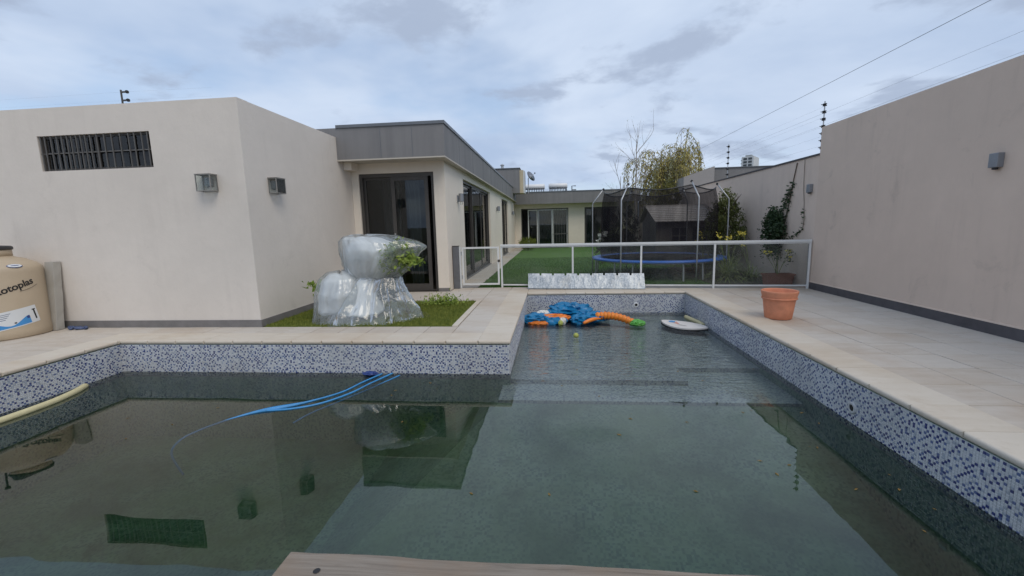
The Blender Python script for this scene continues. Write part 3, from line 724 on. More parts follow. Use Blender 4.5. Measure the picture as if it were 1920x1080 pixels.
# side windows of the long wing
for k, (a, b, z0, z1) in enumerate((O1, O2)):
    m_ = MB().box(HX-.16, HX-.06, a, a+.05, 0, z1).box(HX-.16, HX-.06, b-.05, b, 0, z1).box(HX-.16, HX-.06, a+.05, b-.05, z1-.06, z1).box(HX-.16, HX-.06, a+.05, b-.05, 0.01, .03)
    wv = m_.build('sliding_window', 'dark_aluminium', house)
    n = 3 if k == 0 else 2; L = (b-a-.1)/n
    for i in range(n): slider_x('window_leaf', wv, HX-.15+(i % 2)*.042, a+.05+i*L, a+.05+(i+1)*L, .03, z1-.06, .05, .036)
    curtain(wv, (HX-.22, a+1.0), (HX-.22, a+L*2.0), .03, 2.4, 'curtain_grey'); curtain(wv, (HX-.22, b-.9), (HX-.22, b-.05), .03, 2.4, 'curtain')
    B('track_sill', 'skirting_grey', wv, (HX-.06, HX-.002, a+.002, b-.002, .001, .02))
# back wing doors
for k, (a, b, z0, z1) in enumerate((B1, B2)):
    m_ = MB().box(a, a+.05, BY+.05, BY+.13, 0, z1).box(b-.05, b, BY+.05, BY+.13, 0, z1).box(a+.05, b-.05, BY+.05, BY+.13, z1-.06, z1)
    wv = m_.build('sliding_window', 'dark_aluminium', house)
    if k == 0:
        slider_y('window_leaf', wv, BY+.055, a+.38, a+.93, .02, z1-.06, .05, .036, 'white_aluminium'); slider_y('window_leaf', wv, BY+.055, a+.96, a+1.75, .02, z1-.06, .05, .036, 'galvanised_pipe'); slider_y('window_leaf', wv, BY+.055, a+1.76, b-.05, .02, z1-.06, .05, .036, 'white_aluminium')
        curtain(wv, (a+1.0, BY+.3), (a+1.7, BY+.3), .02, 2.2, 'curtain_grey'); curtain(wv, (a+1.75, BY+.3), (b, BY+.3), .02, 2.2, 'curtain')
        mbb = MB()
        for i in range(6): B('security_bar', 'iron_bar', wv, (a+1.85+i*.14, a+1.866+i*.14, BY+.01, BY+.026, .02, z1-.06))
        B('cross_bar', 'iron_bar', wv, (a+1.78, b-.05, BY+.027, BY+.037, .75, .775))
    else:
        slider_y('window_leaf', wv, BY+.055, a+.05, a+.95, .02, z1-.06, .05, .036); slider_y('window_leaf', wv, BY+.055, a+.97, b-.05, .02, z1-.06, .05, .036)
        curtain(wv, (a, BY+.3), (a+.5, BY+.3), .02, 2.2, 'curtain'); curtain(wv, (a+1.0, BY+.3), (a+1.4, BY+.3), .02, 2.2, 'curtain')
# lamps on the piers of the long wing
def updown(loc, label, s=1.0):
    t = thing('wall_light', loc, label, 'wall lamp', 'lamps on the piers of the house')
    x, y, z = loc
    B('back_plate', 'lamp_grey', t, (x, x+.02, y-.05*s, y+.05*s, z-.07*s, z+.07*s))
    MB().lathe([(.045*s, -.09*s), (.055*s, -.085*s), (.055*s, .085*s), (.045*s, .09*s)], 16, (x+.085, y, z+.02)).build('lamp_body', 'lamp_grey', t)
    B('arm', 'lamp_grey', t, (x+.02, x+.05, y-.02, y+.02, z-.02, z+.02)); MB().lathe([(.02, -.07), (.028, -.03), (.028, 0)], 12, (x+.085, y, z-.075*s)).build('diffuser', 'lamp_glass', t)
updown((HX, 9.62, 1.92), 'grey wall light on the house pier nearest the glass fence')
updown((HX, 16.4, 1.92), 'grey wall light on the second house pier, between the two side windows')
updown((HX, 22.6, 1.92), 'small grey wall light on the farthest house pier, near the inner corner')

# things on the roof
ch = thing('chimney', (-2.2, 22.4, 2.9), 'square grey rendered chimney block with a cream side on the roof', 'chimney')
B('stack', 'fascia_grey', ch, (-3.3, -1.60, 22.0, 23.0, 2.9, 4.10)); B('side_panel', 'chimney_cream', ch, (-1.60, -1.42, 22.02, 22.9, 2.9, 4.02)); B('corner_strip', 'tower_white', ch, (-1.419, -1.36, 22.02, 22.9, 2.9, 4.0))
B('cap', 'cap_metal', ch, (-3.35, -1.57, 21.96, 23.04, 4.101, 4.14)); MB().lathe([(.07, 0), (.07, .18), (.11, .19), (.11, .22), (.02, .27)], 12, (-2.5, 22.4, 4.13)).build('flue', 'galvanised_pipe', ch)
def dish():
    t = thing('satellite_dish', (-1.15, 22.6, 2.9), 'small grey satellite dish on the roof beside the chimney', 'satellite dish')
    prof = [(0, 0)]+[(.28*k/6, .28*(k/6)**2*.32) for k in range(1, 7)]
    mb = MB(); n = 24
    for k in range(n):
        for i in range(6):
            pass
    mb.lathe(prof, n); q = Matrix.Translation((-1.12, 22.55, 3.72)) @ Matrix.Rotation(math.radians(62), 4, Vector((.5, .8, 0)).normalized()); mb.v = [tuple(q @ Vector(v)) for v in mb.v]; mb.build('reflector', 'lamp_grey', t, smooth=True)
    MB().tube([(-1.2, 22.6, 2.9), (-1.2, 22.6, 3.66), (-1.14, 22.56, 3.72)], .02).build('mast', 'galvanised_pipe', t)
    a = q @ Vector((0, -.26, .08)); b = q @ Vector((0, 0, .36)); MB().tube([a, b], .01).build('feed_arm', 'galvanised_pipe', t); B('receiver', 'black_plastic', t, (b.x-.03, b.x+.03, b.y-.03, b.y+.03, b.z-.03, b.z+.03), .008)
dish()
def solar(x0, x1, y, z, label):
    t = thing('solar_water_heater', ((x0+x1)/2, y, 2.9), label, 'solar heater', 'solar heaters on the back roof')
    MB().tube([(x0+.04, y, z), (x0+.08, y, z), (x1-.08, y, z), (x1-.04, y, z)], [.11, .16, .16, .11], 16).build('tank', 'solar_white', t, smooth=True)
    n = 12
    for i in range(n):
        xx = x0+.1+(x1-x0-.2)*i/(n-1); MB().tube([(xx, y-.1, z-.08), (xx, y-1.0, 2.97)], .024, 6).build('vacuum_tube', 'tower_window', t)
    for xx in (x0+.12, x1-.12): MB().tube([(xx, y+.05, 2.9), (xx, y+.05, z-.1)], .02, 6).tube([(xx, y+.05, z-.12), (xx, y-1.05, 2.92)], .015, 6).build('stand', 'galvanised_pipe', t)
solar(-2.0, -.36, 25.2, 3.44, 'white cylindrical solar water heater on the back roof, nearer the chimney')
solar(-.22, .92, 25.2, 3.45, 'shorter white solar water heater on the back roof, next to the vent pipes')
vp = thing('vent_pipe', (1.2, 26, 2.9), 'dark forked vent pipe on the back roof right of the solar heaters', 'pipe')
MB().tube([(1.17, 26, 2.9), (1.17, 26, 3.5), (1.40, 26, 3.5)], .03, 8).build('pipe', 'cap_metal', vp); MB().tube([(1.19, 26, 3.28), (1.42, 26, 3.28)], .03, 8).build('branch', 'cap_metal', vp)

# ------------------------------------------------------------------ right boundary walls
RX = 4.737
rw = thing('boundary_wall', (RX+.1, 4, 0), 'tall taupe plastered boundary wall along the right side of the patio', 'wall')
B('wall', 'plaster_boundary', rw, (RX, RX+.22, -3.5, 8.35, -.05, 2.87)); B('skirting', 'skirting_dark', rw, (RX-.014, RX, -3.5, 8.36, 0, .125)); B('skirting_lip', 'plaster_boundary_far', rw, (RX-.016, RX, -3.5, 8.36, .1255, .142))
rf = thing('garden_wall', (RX+.1, 15, 0), 'lower stretch of grey boundary wall beside the lawn with ivy on it', 'wall')
B('wall', 'plaster_boundary_far', rf, (RX+.012, RX+.2, 8.351, 24.58, -.05, 2.40)); B('capping', 'skirting_dark', rf, (RX-.01, RX+.22, 8.352, 24.58, 2.401, 2.43))
def boxlamp(y, z, label):
    t = thing('wall_lamp', (RX, y, z), label, 'wall lamp', 'grey box lamps on the right wall')
    x = RX if y < 8.35 else RX+.012
    B('lamp_body', 'lamp_grey', t, (x-.065, x, y-.05, y+.05, z-.07, z+.08), .006); MB().lathe([(.022, -.022), (.026, -.015), (.026, 0)], 14, (x-.034, y, z-.0705)).build('diffuser', 'black_plastic', t)
boxlamp(5.17, 1.85, 'grey box lamp high on the tall taupe wall at the right'); boxlamp(8.55, 1.83, 'grey box lamp on the garden wall near the ivy, just beyond the fence')
# electric fence along the garden wall
ef = thing('electric_fence', (RX+.1, 8.42, 2.43), 'electric security fence with two black-insulated posts on the garden wall', 'electric fence')
tops = {}
for (y, n, top) in ((8.42, 7, 3.32), (12.6, 6, 3.33)):
    MB().tube([(RX+.06, y, 2.43), (RX+.06, y, top)], .010, 6).build('post', 'galvanised_pipe', ef); zs = []
    for i in range(n):
        z = 2.53+(top-.06-2.53)*i/(n-1); zs.append(z)
        MB().lathe([(.011, -.025), (.032, -.02), (.032, -.008), (.018, 0), (.032, .008), (.032, .02), (.011, .025)], 10, (RX+.06, y, z)).build('insulator', 'black_plastic', ef)
        MB().tube([(RX+.06, y, z), (RX-.0, y, z+.005)], .007, 5).build('insulator_hook', 'black_plastic', ef)
    tops[y] = zs
for z in (2.56, 2.72, 2.88, 3.04, 3.22): MB().tube([(RX+.03, 8.42, z), (RX+.03, 12.6, z), (RX+.03, 24, z)], .0008, 4).build('wire', 'wire', ef)
ep = thing('electric_fence_post', (-5.62, 5.8, 2.85), 'short electric fence post with bracket arms on the roof of the outbuilding', 'electric fence')
MB().tube([(-5.95, 5.78, 2.8), (-5.95, 5.78, 3.30)], .012, 6).build('post', 'dark_aluminium', ep)
for z in (3.27, 3.16, 3.06): B('bracket_arm', 'dark_aluminium', ep, (-5.94, -5.86, 5.772, 5.788, z-.01, z+.01)); MB().lathe([(.012, -.02), (.022, -.012), (.022, .012), (.012, .02)], 8, (-5.86, 5.78, z)).build('insulator', 'black_plastic', ep)
for z in (3.27, 3.16, 3.06): MB().tube([(-11, 5.78, z-.02), (-5.86, 5.78, z), (-4.6, 5.78, z-.01)], .0004, 4).build('wire', 'wire', ep)
# overhead cables beyond the right wall
def cable(x, z, rad, label):
    pts = [(x, -30+i*8, z-1.2*math.sin(PI*i/14)*.25) for i in range(15)]
    o = MB().tube(pts, rad, 5).build('overhead_cable', 'wire'); tag(o, label, 'cable', 'cables over the right wall')
cable(10.25, 6.5, .0075, 'dark overhead cable crossing the sky, the thickest and highest of three'); cable(11.6, 6.0, .003, 'thin overhead cable in the top right sky, middle one of three'); cable(11.9, 5.6, .003, 'thin overhead cable closest above the tall taupe wall')

# ------------------------------------------------------------------ glass pool fence and gate
A2, B2_ = Vector((-1.07, 8.974)), Vector((4.72, 8.372))
fd = (B2_-A2).normalized(); fn = Vector((-fd.y, fd.x)); FL = (B2_-A2).length; FANG = math.atan2(fd.y, fd.x)
fence = thing('pool_fence', (A2.x, A2.y, 0), 'white aluminium framed clear glass pool fence between the pool and the lawn', 'fence')
def fpart(name, mat, parent, s0, s1, n0, n1, z0, z1, bevel=0.0):
    mb = MB().box(s0, s1, n0, n1, z0, z1)
    mb.v = [(A2.x+fd.x*a+fn.x*b, A2.y+fd.y*a+fn.y*b, c) for a, b, c in mb.v]
    return mb.build(name, mat, parent, bevel)
posts = [0.0, 1.485, 2.825, 4.175, 5.80]
for i, s in enumerate(posts): fpart('post', 'white_aluminium', fence, s-.018, s+.018, -.02, .02, 0, .862, .003)
fpart('top_rail', 'white_aluminium', fence, -.018, 5.82, -.03, .03, .863, .908, .004)
for a, b in zip(posts, posts[1:]):
    fpart('bottom_rail', 'white_aluminium', fence, a+.019, b-.019, -.015, .015, .045, .072, .003)
    fpart('glass_panel', 'fence_glass', fence, a+.019, b-.019, -.004, .004, .073, .862)
    fpart('glazing_bead', 'white_aluminium', fence, a+.019, b-.019, -.010, -.005, .84, .861)
gate = thing('pool_gate', (-1.5, 8.93, 0), 'narrow white framed glass gate at the house end of the pool fence', 'gate')
gx0, gx1, gy = -1.90, -1.115, 8.925
mb = MB().box(gx0, gx0+.035, gy-.015, gy+.015, .07, .87).box(gx1-.035, gx1, gy-.015, gy+.015, .07, .87).box(gx0+.035, gx1-.035, gy-.015, gy+.015, .835, .87).box(gx0+.035, gx1-.035, gy-.015, gy+.015, .07, .105)
mb.build('frame', 'white_aluminium', gate); B('glass_panel', 'fence_glass', gate, (gx0+.035, gx1-.035, gy-.003, gy+.003, .105, .835))
B('latch', 'dark_aluminium', gate, (gx1-.03, gx1+.02, gy-.03, gy-.0155, .55, .60), .004)
for z in (.2, .7): B('hinge', 'galvanised_pipe', gate, (gx0-.025, gx0, gy-.02, gy-.005, z, z+.08))
B('jamb', 'white_aluminium', gate, (gx0-.06, gx0-.026, gy-.02, gy+.02, 0.005, .88))
gp = thing('gate_post', (-2.03, 8.9, 0), 'short dark grey square post carrying the pool gate at the house corner', 'post')
B('shaft', 'grey_post', gp, (-2.085, -1.965, 8.85, 8.97, 0.003, .89), .004); B('cap', 'dark_aluminium', gp, (-2.09, -1.962, 8.845, 8.975, .891, .905), .003)

# galvanised sheet with notched top leaning on the fence
sh = MB(); sx0, sx1 = -.51, 1.79; n = 9; p0 = (sx1-sx0)/n; prof = []
xs = []
for i in range(n):
    a = sx0+i*p0
    xs += [(a, .275 if i else .30), (a+.015, .30)] if i == 0 else [(a-.022, .30+random.uniform(-.004, .004)), (a-.018, .262), (a+.018, .262), (a+.022, .30+random.uniform(-.004, .004))]
xs += [(sx1, .30)]
vs = []; fs = []
def lean(z): return 8.615+z*.55
for x, z in xs:
    yo = -.104*(x-.6) - .02 - .004*math.sin(x*5)
    for t, dd in ((0, 0), (1, .002)): vs += [(x, lean(.0)+yo+dd-.03, .012), (x, lean(.03)+yo+dd, .02), (x, lean(z)+yo+dd, z)]
m6 = 6
for i in range(len(xs)-1):
    o0, o1 = i*m6, (i+1)*m6
    for a, b in ((0, 1), (1, 2), (5, 4), (4, 3), (2, 5), (3, 0)): fs.append((o0+a, o1+a, o1+b, o0+b))
e0 = (len(xs)-1)*m6; fs += [(0, 1, 4, 3), (1, 2, 5, 4), (e0, e0+3, e0+4, e0+1), (e0+1, e0+4, e0+5, e0+2)]
o = MB().add(vs, fs).build('metal_sheet', 'galvanised_sheet'); tag(o, 'galvanised metal sheet with a notched top edge leaning against the glass fence', 'metal sheet')

# ------------------------------------------------------------------ terracotta pots
pot = thing('flower_pot', (3.03, 5.74, 0), 'empty round orange terracotta pot standing on the patio', 'flower pot')
px_, py_ = 2.955, 5.86
MB().lathe([(.0, .004), (.150, .004), (.158, .012), (.172, .12), (.186, .235), (.190, .25), (.196, .262), (.202, .30), (.2135, .345), (.216, .365), (.212, .372), (.200, .372), (.193, .36), (.186, .26), (.150, .03), (0, .03)], 48, (px_, py_, 0)).build('body', 'terracotta', pot, smooth=True)
MB().lathe([(.1985, .262), (.2075, .266), (.2085, .276), (.2045, .282)], 48, (px_, py_, 0)).build('rim_band', 'terracotta', pot, smooth=True)
MB().lathe([(0, .05), (.152, .052)], 32, (px_, py_, 0)).build('soil', 'soil', pot)
tr = thing('planter_trough', (4.47, 8.95, 0), 'long brown terracotta trough behind the glass fence at the right wall', 'planter')
mb = MB(); x0, x1, y0, y1 = 4.18, 4.70, 8.80, 9.02
mb.add([(x0+.03, y0+.02, 0.0), (x1-.03, y0+.02, 0.0), (x1-.03, y1-.02, 0), (x0+.03, y1-.02, 0), (x0, y0, .2), (x1, y0, .2), (x1, y1, .2), (x0, y1, .2)], [(0, 3, 2, 1), (0, 1, 5, 4), (1, 2, 6, 5), (2, 3, 7, 6), (3, 0, 4, 7)]); mb.build('body', 'terracotta_dark', tr, .004)
mb = MB().box(x0-.012, x1+.012, y0-.012, y0+.01, .195, .225).box(x0-.012, x1+.012, y1-.01, y1+.012, .195, .225).box(x0-.012, x0+.01, y0+.01, y1-.01, .195, .225).box(x1-.01, x1+.012, y0+.01, y1-.01, .195, .225); mb.build('rim', 'terracotta_dark', tr); B('soil', 'soil', tr, (x0+.011, x1-.011, y0+.011, y1-.011, .17, .2))

# ------------------------------------------------------------------ water tank with lettering
TX, TY, TR = -7.36, 4.98, .465
tank = thing('water_tank', (TX, TY, 0), 'beige plastic water storage tank with black lettering beside the outbuilding wall', 'water tank')
MB().lathe([(0, .004), (.455, .004), (.468, .02), (.468, .10), (.465, .12), (.465, .86), (.462, .90), (.448, .93), (.40, .975), (.30, 1.03), (.22, 1.055), (.205, 1.065), (.20, 1.07)], 64, (TX, TY, 0)).build('body', 'tank_beige', tank, smooth=True)
MB().lathe([(.205, 1.06), (.205, 1.15), (.20, 1.155)], 40, (TX, TY, 0)).build('neck', 'tank_beige', tank, smooth=True)
MB().lathe([(.215, 1.15), (.22, 1.16), (.22, 1.185), (.20, 1.20), (.08, 1.21), (0.05, 1.235), (0, 1.235)], 40, (TX, TY, 0)).build('lid', 'tank_black', tank, smooth=True)
MB().lathe([(.012, 0), (.012, .20), (.03, .205), (.03, .235), (.012, .24)], 10, (TX+.06, TY-.32, 1.0)).build('vent', 'black_plastic', tank)
def on_tank(me_v, a0, z0, tilt, rad=TR+.0025):
    outv = []
    for x, y, z in me_v:
        xx = x*math.cos(tilt)-y*math.sin(tilt); yy = x*math.sin(tilt)+y*math.cos(tilt)
        a = a0+xx/TR; outv.append((TX+rad*math.cos(a), TY+rad*math.sin(a), z0+yy))
    return outv
def text_mesh(body, size, shear=0.0, offset=0.0, space=1.0):
    cu = bpy.data.curves.new('lettering', 'FONT'); cu.body = body; cu.size = size; cu.shear = shear; cu.offset = offset; cu.space_character = space; cu.resolution_u = 4
    ob = bpy.data.objects.new('lettering', cu); COL.objects.link(ob); bpy.context.view_layer.update()
    me = bpy.data.meshes.new_from_object(ob.evaluated_get(bpy.context.evaluated_depsgraph_get()))
    bpy.data.objects.remove(ob); bpy.data.curves.remove(cu)
    bm = bmesh.new(); bm.from_mesh(me); bmesh.ops.triangulate(bm, faces=bm.faces)
    for _ in range(2): 
        long = [e_ for e_ in bm.edges if e_.calc_length() > size*.25]
        if long: bmesh.ops.subdivide_edges(bm, edges=long, cuts=2); bmesh.ops.triangulate(bm, faces=bm.faces)
    bm.to_mesh(me); bm.free(); me.materials.clear(); return me
def letter(body, size, a_deg, z, tilt, mat, shear=.15, offset=0.0, space=1.0, rad=TR+.003, name='lettering'):
    me = text_mesh(body, size, shear, offset, space); vs = on_tank([tuple(v.co) for v in me.vertices], math.radians(a_deg), z, tilt, rad)
    for v, c_ in zip(me.vertices, vs): v.co = c_
    me.materials.append(M(mat)); return link(name, me, tank)
letter('Rotoplas', .118, -37.5, .572, .33, 'print_black', .12, .0028, .98)
# thin underline flourish and the small line of text under the name
mb = MB(); vs = [(.20+.22*i/12, -.028-.01*math.sin(i/12*PI), 0) for i in range(13)]; pts = on_tank(vs, math.radians(-34), .575, .33, TR+.003)
MB().tube(pts, .0018, 4).build('underline', 'print_black', tank)
# wave label near the base, and oval badge on the shoulder
def patch(name, mat, fn, nu=24, nv=8, rad=TR+.002):
    vs = []; fs = []
    for i in range(nu+1):
        for j in range(nv+1):
            vs.append(fn(i/nu, j/nv)+(0,))
    for i in range(nu):
        for j in range(nv): q = i*(nv+1)+j; fs.append((q, q+nv+1, q+nv+2, q+1))
    return MB().add(on_tank(vs, math.radians(-40), .24, .17, rad), fs).build(name, mat, tank)
LW, LH = .50, .225
patch('label', 'sticker_white', lambda u_, v_: (u_*LW-.10, (v_-.5)*LH*(1-.02*(u_ > .97)))); 
patch('label_wave', 'sticker_blue', lambda u_, v_: (u_*(LW-.12)-.08, -LH/2+.012+v_*(.02+.085*(.5+.5*math.cos(u_*2*PI*.95+.2)))), 24, 3, TR+.003)
patch('label_mark', 'print_black', lambda u_, v_: (LW-.145+u_*.018, -.07+v_*.13), 2, 4, TR+.003); patch('label_mark', 'print_black', lambda u_, v_: (LW-.155+u_*.038, .055+v_*.012), 2, 2, TR+.0035)
patch('label_mark', 'print_black', lambda u_, v_: (.15+.025*(v_-.5)*math.cos(u_*2*PI), -.055+.016*(v_-.5)*math.sin(u_*2*PI)+.004*u_), 12, 2, TR+.004)
for k in range(4): patch('label_line', 'hose_navy', lambda u_, v_: (.0+u_*(.14-.02*k), .075-.022*k+v_*.006), 4, 1, TR+.003)
patch('label_mark', 'sticker_navy', lambda u_, v_: (.27+u_*.03, -.035+v_*.035), 2, 2, TR+.004)
def badge(name, mat, ra, rb, lift):
    vs = []; fs = []; n = 28; a0 = math.radians(-8)
    for k in range(n):
        t = 2*PI*k/n; vs.append((ra*math.cos(t), rb*math.sin(t)))
    pts = []
    for x, y in [(0, 0)]+vs:
        rr = .437-(y)*.76+lift*.5; zz = .943+(y)*.62+lift
        a = a0+x/.44; pts.append((TX+rr*math.cos(a), TY+rr*math.sin(a), zz))
    fs = [(0, 1+k, 1+(k+1) % n) for k in range(n)]
    MB().add(pts, fs).build(name, mat, tank)
badge('badge_rim', 'sticker_navy', .078, .036, .002); badge('badge', 'sticker_white', .070, .030, .004); badge('badge_print', 'sticker_navy', .042, .006, .006)

# concrete post leaning on the wall, blue hose on the ground, yellow canister
cp = MB(); zt = .955
def sect(x, y, z, a=.07, b=.05): return [(x-a, y-b, z), (x+a, y-b, z), (x+a, y+b, z), (x-a, y+b, z)]
vs = []
for k in range(9):
    t = k/8; vs += [(x+random.uniform(-.004, .004), y+random.uniform(-.004, .004), z) for x, y, z in sect(-6.99+.015*t, 5.30+.085*t, .004+zt*t, .068, .05)]
fs = [(0, 3, 2, 1), (32, 33, 34, 35)]+[(k*4+i, k*4+(i+1) % 4, k*4+4+(i+1) % 4, k*4+4+i) for k in range(8) for i in range(4)]
o = cp.add(vs, fs).build('concrete_post', 'concrete', None, .004); tag(o, 'rough grey concrete post leaning on the outbuilding wall beside the water tank', 'concrete post')
pts = [(-6.88+.30*k/30+.02*math.sin(k*.9), 5.36+.03*math.sin(k*.55), .022+.006*math.sin(k*1.3)) for k in range(31)]
pts2 = [(p[0]+.03, p[1]-.045, p[2]) for p in reversed(pts[3:])]
o = MB().tube(pts+[(-6.56, 5.335, .025)]+pts2, .016, 8).build('garden_hose', 'hose_navy', None, smooth=True); tag(o, 'short folded length of dark blue hose on the ground by the concrete post', 'hose')
o = MB().lathe([(0, .002), (.035, .002), (.04, .01), (.04, .12), (.03, .15), (.012, .16), (.012, .19), (0, .19)], 16, (-7.03, 5.20, 0)).build('yellow_bottle', 'toy_yellow', None, smooth=True); tag(o, 'small yellow bottle squeezed between the water tank and the concrete post', 'bottle')

# ------------------------------------------------------------------ floating things
def noodle(pts, rad, label):
    P3 = [Vector(p) for p in pts]; dense = []
    for i in range(len(P3)-1):
        for k in range(6):
            t = k/6; p0_, p1_, p2_, p3_ = P3[max(i-1, 0)], P3[i], P3[i+1], P3[min(i+2, len(P3)-1)]
            dense.append(0.5*((2*p1_)+(p2_-p0_)*t+(2*p0_-5*p1_+4*p2_-p3_)*t*t+(3*p1_-p0_-3*p2_+p3_)*t**3))
    dense.append(P3[-1])
    rads = [rad]*len(dense); rads[0] = rads[-1] = rad*.86
    o = MB().tube(dense, rads, 12).build('pool_noodle', 'foam_yellow', None, smooth=True); tag(o, label, 'pool noodle', 'foam noodles in the pool')
z_ = WZ+.012
noodle([(-5.3, 2.4, z_), (-5.20, 2.85, z_), (-5.13, 3.25, z_), (-5.13, 3.7, z_), (-5.20, 4.0, z_), (-5.29, 4.19, z_)], .034, 'long curved pale yellow foam noodle floating along the left pool wall')
noodle([(2.33, 7.70, z_), (2.36, 7.5, z_), (2.40, 7.3, z_), (2.415, 7.05, z_)], .036, 'short pale yellow foam noodle beside the white bodyboard')
# bodyboard
bb = thing('bodyboard', (2.1, 6.98, WZ), 'white bodyboard with faded pink print floating by the right pool wall', 'bodyboard')
ax = Vector((2.37-1.83, 6.72-7.25, 0)).normalized(); ay = Vector((-ax.y, ax.x, 0)); cb = Vector((2.09, 6.99, WZ+.0))
outl = []
for k in range(40):
    t = k/40*2*PI; x = math.cos(t); y = math.sin(t); wdt = .215*(abs(y)**1.25)*(1 if y > 0 else -1)*(1-.18*max(0, -x)**2-.25*max(0, x)**3); outl.append((x*.40, wdt))
def board_layer(name, mat, z0, z1, s, tilt=.03):
    mb = MB(); n = len(outl); vs = []
    for z in (z0, z1): vs += [tuple(cb+ax*(x*s)+ay*(y*s)+Vector((0, 0, z+.02*(x/.4)**2+tilt*y))) for x, y in outl]
    return mb.add(vs, [tuple(range(n-1, -1, -1)), tuple(range(n, 2*n))]+[(i, (i+1) % n, (i+1) % n+n, i+n) for i in range(n)]).build(name, mat, bb)
board_layer('slick', 'black_plastic', -.012, .014, 1.0); board_layer('deck', 'board_white', .0145, .036, .975)
for k, (x, y, sx, sy, m_) in enumerate(((-.05, .03, .14, .07, 'board_pink'), (.10, -.05, .06, .03, 'board_pink'), (-.22, .03, .05, .05, 'hose_blue'), (.06, .02, .09, .012, 'print_black'), (.02, -.07, .07, .008, 'print_black'))):
    mb = MB(); n = 18; vs = [(x+sx*math.cos(2*PI*i/n)*(1+.3*math.sin(3*i)), y+sy*math.sin(2*PI*i/n)*(1+.3*math.cos(2*i))) for i in range(n)]
    mb.add([tuple(cb+ax*a+ay*b+Vector((0, 0, .043+.0004*k+.02*(a/.4)**2+.03*b))) for a, b in vs], [tuple(range(n))]).build('print', m_, bb)
# deflated inflatable toy
toy = thing('inflatable_toy', (.35, 7.6, WZ), 'crumpled blue and orange deflated inflatable with a ribbed orange trunk floating in the shallow end', 'inflatable toy')
def crumple(name, mat, c_, rad, seed, amp=.35, n=36, parent=toy, smooth=False):
    vs = []; fs = []; m = n//2
    for i in range(m+1):
        th = PI*i/m
        for k in range(n):
            ph = 2*PI*k/n; d = Vector((math.sin(th)*math.cos(ph), math.sin(th)*math.sin(ph), math.cos(th)))
            q = d*2.1+Vector((seed, seed*1.3, seed*.7))
            rr = 1+amp*(1-2.2*abs(mnoise.noise(q)))+amp*.55*(1-2.2*abs(mnoise.noise(q*2.3)))+amp*.22*mnoise.noise(q*5.5)
            v = Vector((d.x*rad[0], d.y*rad[1], d.z*rad[2]))*rr; v = Vector(c_)+v
            if v.z < WZ-.02: v.z = WZ-.02+(v.z-WZ+.02)*.15
            vs.append(tuple(v))
    for i in range(m):
        for k in range(n): fs.append((i*n+k, i*n+(k+1) % n, (i+1)*n+(k+1) % n, (i+1)*n+k))
    return MB().add(vs, fs).build(name, mat, parent, smooth=smooth)
zw = WZ
crumple('blue_sheet', 'toy_blue', (.30, 7.75, zw+.13), (.27, .24, .10), 1.0, .5, 30); crumple('blue_sheet', 'toy_blue', (.08, 7.62, zw+.06), (.24, .16, .065), 4.2, .55, 26)
crumple('blue_sheet', 'toy_blue', (-.28, 7.42, zw+.05), (.19, .14, .065), 7.7, .55, 26); crumple('blue_sheet', 'toy_blue', (.62, 7.5, zw+.06), (.22, .15, .07), 9.1, .6, 28); crumple('blue_sheet', 'toy_blue', (.44, 7.32, zw+.05), (.10, .10, .07), 12.6, .5, 22); crumple('blue_sheet', 'toy_blue', (-.06, 7.32, zw+.02), (.20, .09, .06), 14.6, .6, 24)
crumple('orange_flap', 'toy_orange', (.02, 7.36, zw+.085), (.20, .05, .045), 3.3, .4, 32); crumple('orange_flap', 'toy_orange', (-.22, 7.23, zw+.015), (.17, .04, .03), 5.3, .3, 32); crumple('white_flap', 'toy_white', (-.18, 7.52, zw+.12), (.09, .06, .045), 6.3, .4, 32); crumple('white_flap', 'toy_white', (.16, 7.22, zw+.05), (.05, .04, .05), 8.3, .3, 24); crumple('green_spot', 'algae_ball', (.12, 7.17, zw+.03), (.035, .03, .04), 2.3, .2, 20)
mb = MB(); tp = []
for k in range(15):
    t = k/14; tp.append((.50+.30*t, 7.10+.16*t+.0, zw+.04+.05*math.sin(t*PI*.7)))
mb.tube(tp, [.012+.022*math.sin(PI*min(1, .15+k/16)) for k in range(15)], 10).build('orange_flap', 'toy_orange', toy, smooth=True)
# ribbed trunk with green end
pts = []; rads = []; nseg = 10
for k in range(nseg*6+1):
    t = k/(nseg*6); pts.append((.74+.60*t, 7.40-.18*t*t+.0, zw+.065+.06*math.sin(t*PI*.62+.5)-.085*t*t)); rads.append(.072*(1-.12*t)*(1-.26*abs(math.cos(t*nseg*PI))**4))
MB().tube(pts, rads, 16).build('ribbed_trunk', 'toy_orange', toy, smooth=True)
for k in range(nseg+1):
    i = min(k*6, nseg*6); j = min(i+1, nseg*6); d = Vector(pts[j])-Vector(pts[max(0, i-1)]); c0 = Vector(pts[i]); d.normalize()
    MB().tube([c0-d*.006, c0, c0+d*.006], [rads[i]*1.0+.001, rads[i]*1.05+.001, rads[i]+.001], 16).build('seam', 'toy_yellow', toy, smooth=True)
crumple('green_leaf', 'toy_green', (1.40, 7.19, zw+.02), (.11, .10, .05), 2.9, .25, 32)
o = MB().lathe([(0, -.035)]+[(.042*math.sin(PI*k/10), -.042*math.cos(PI*k/10)) for k in range(1, 10)]+[(0, .042)], 16, (.34, 6.42, WZ+.008)).build('tennis_ball', 'algae_ball', None, smooth=True); tag(o, 'faded yellow-green ball floating below the inflatable toy', 'ball')
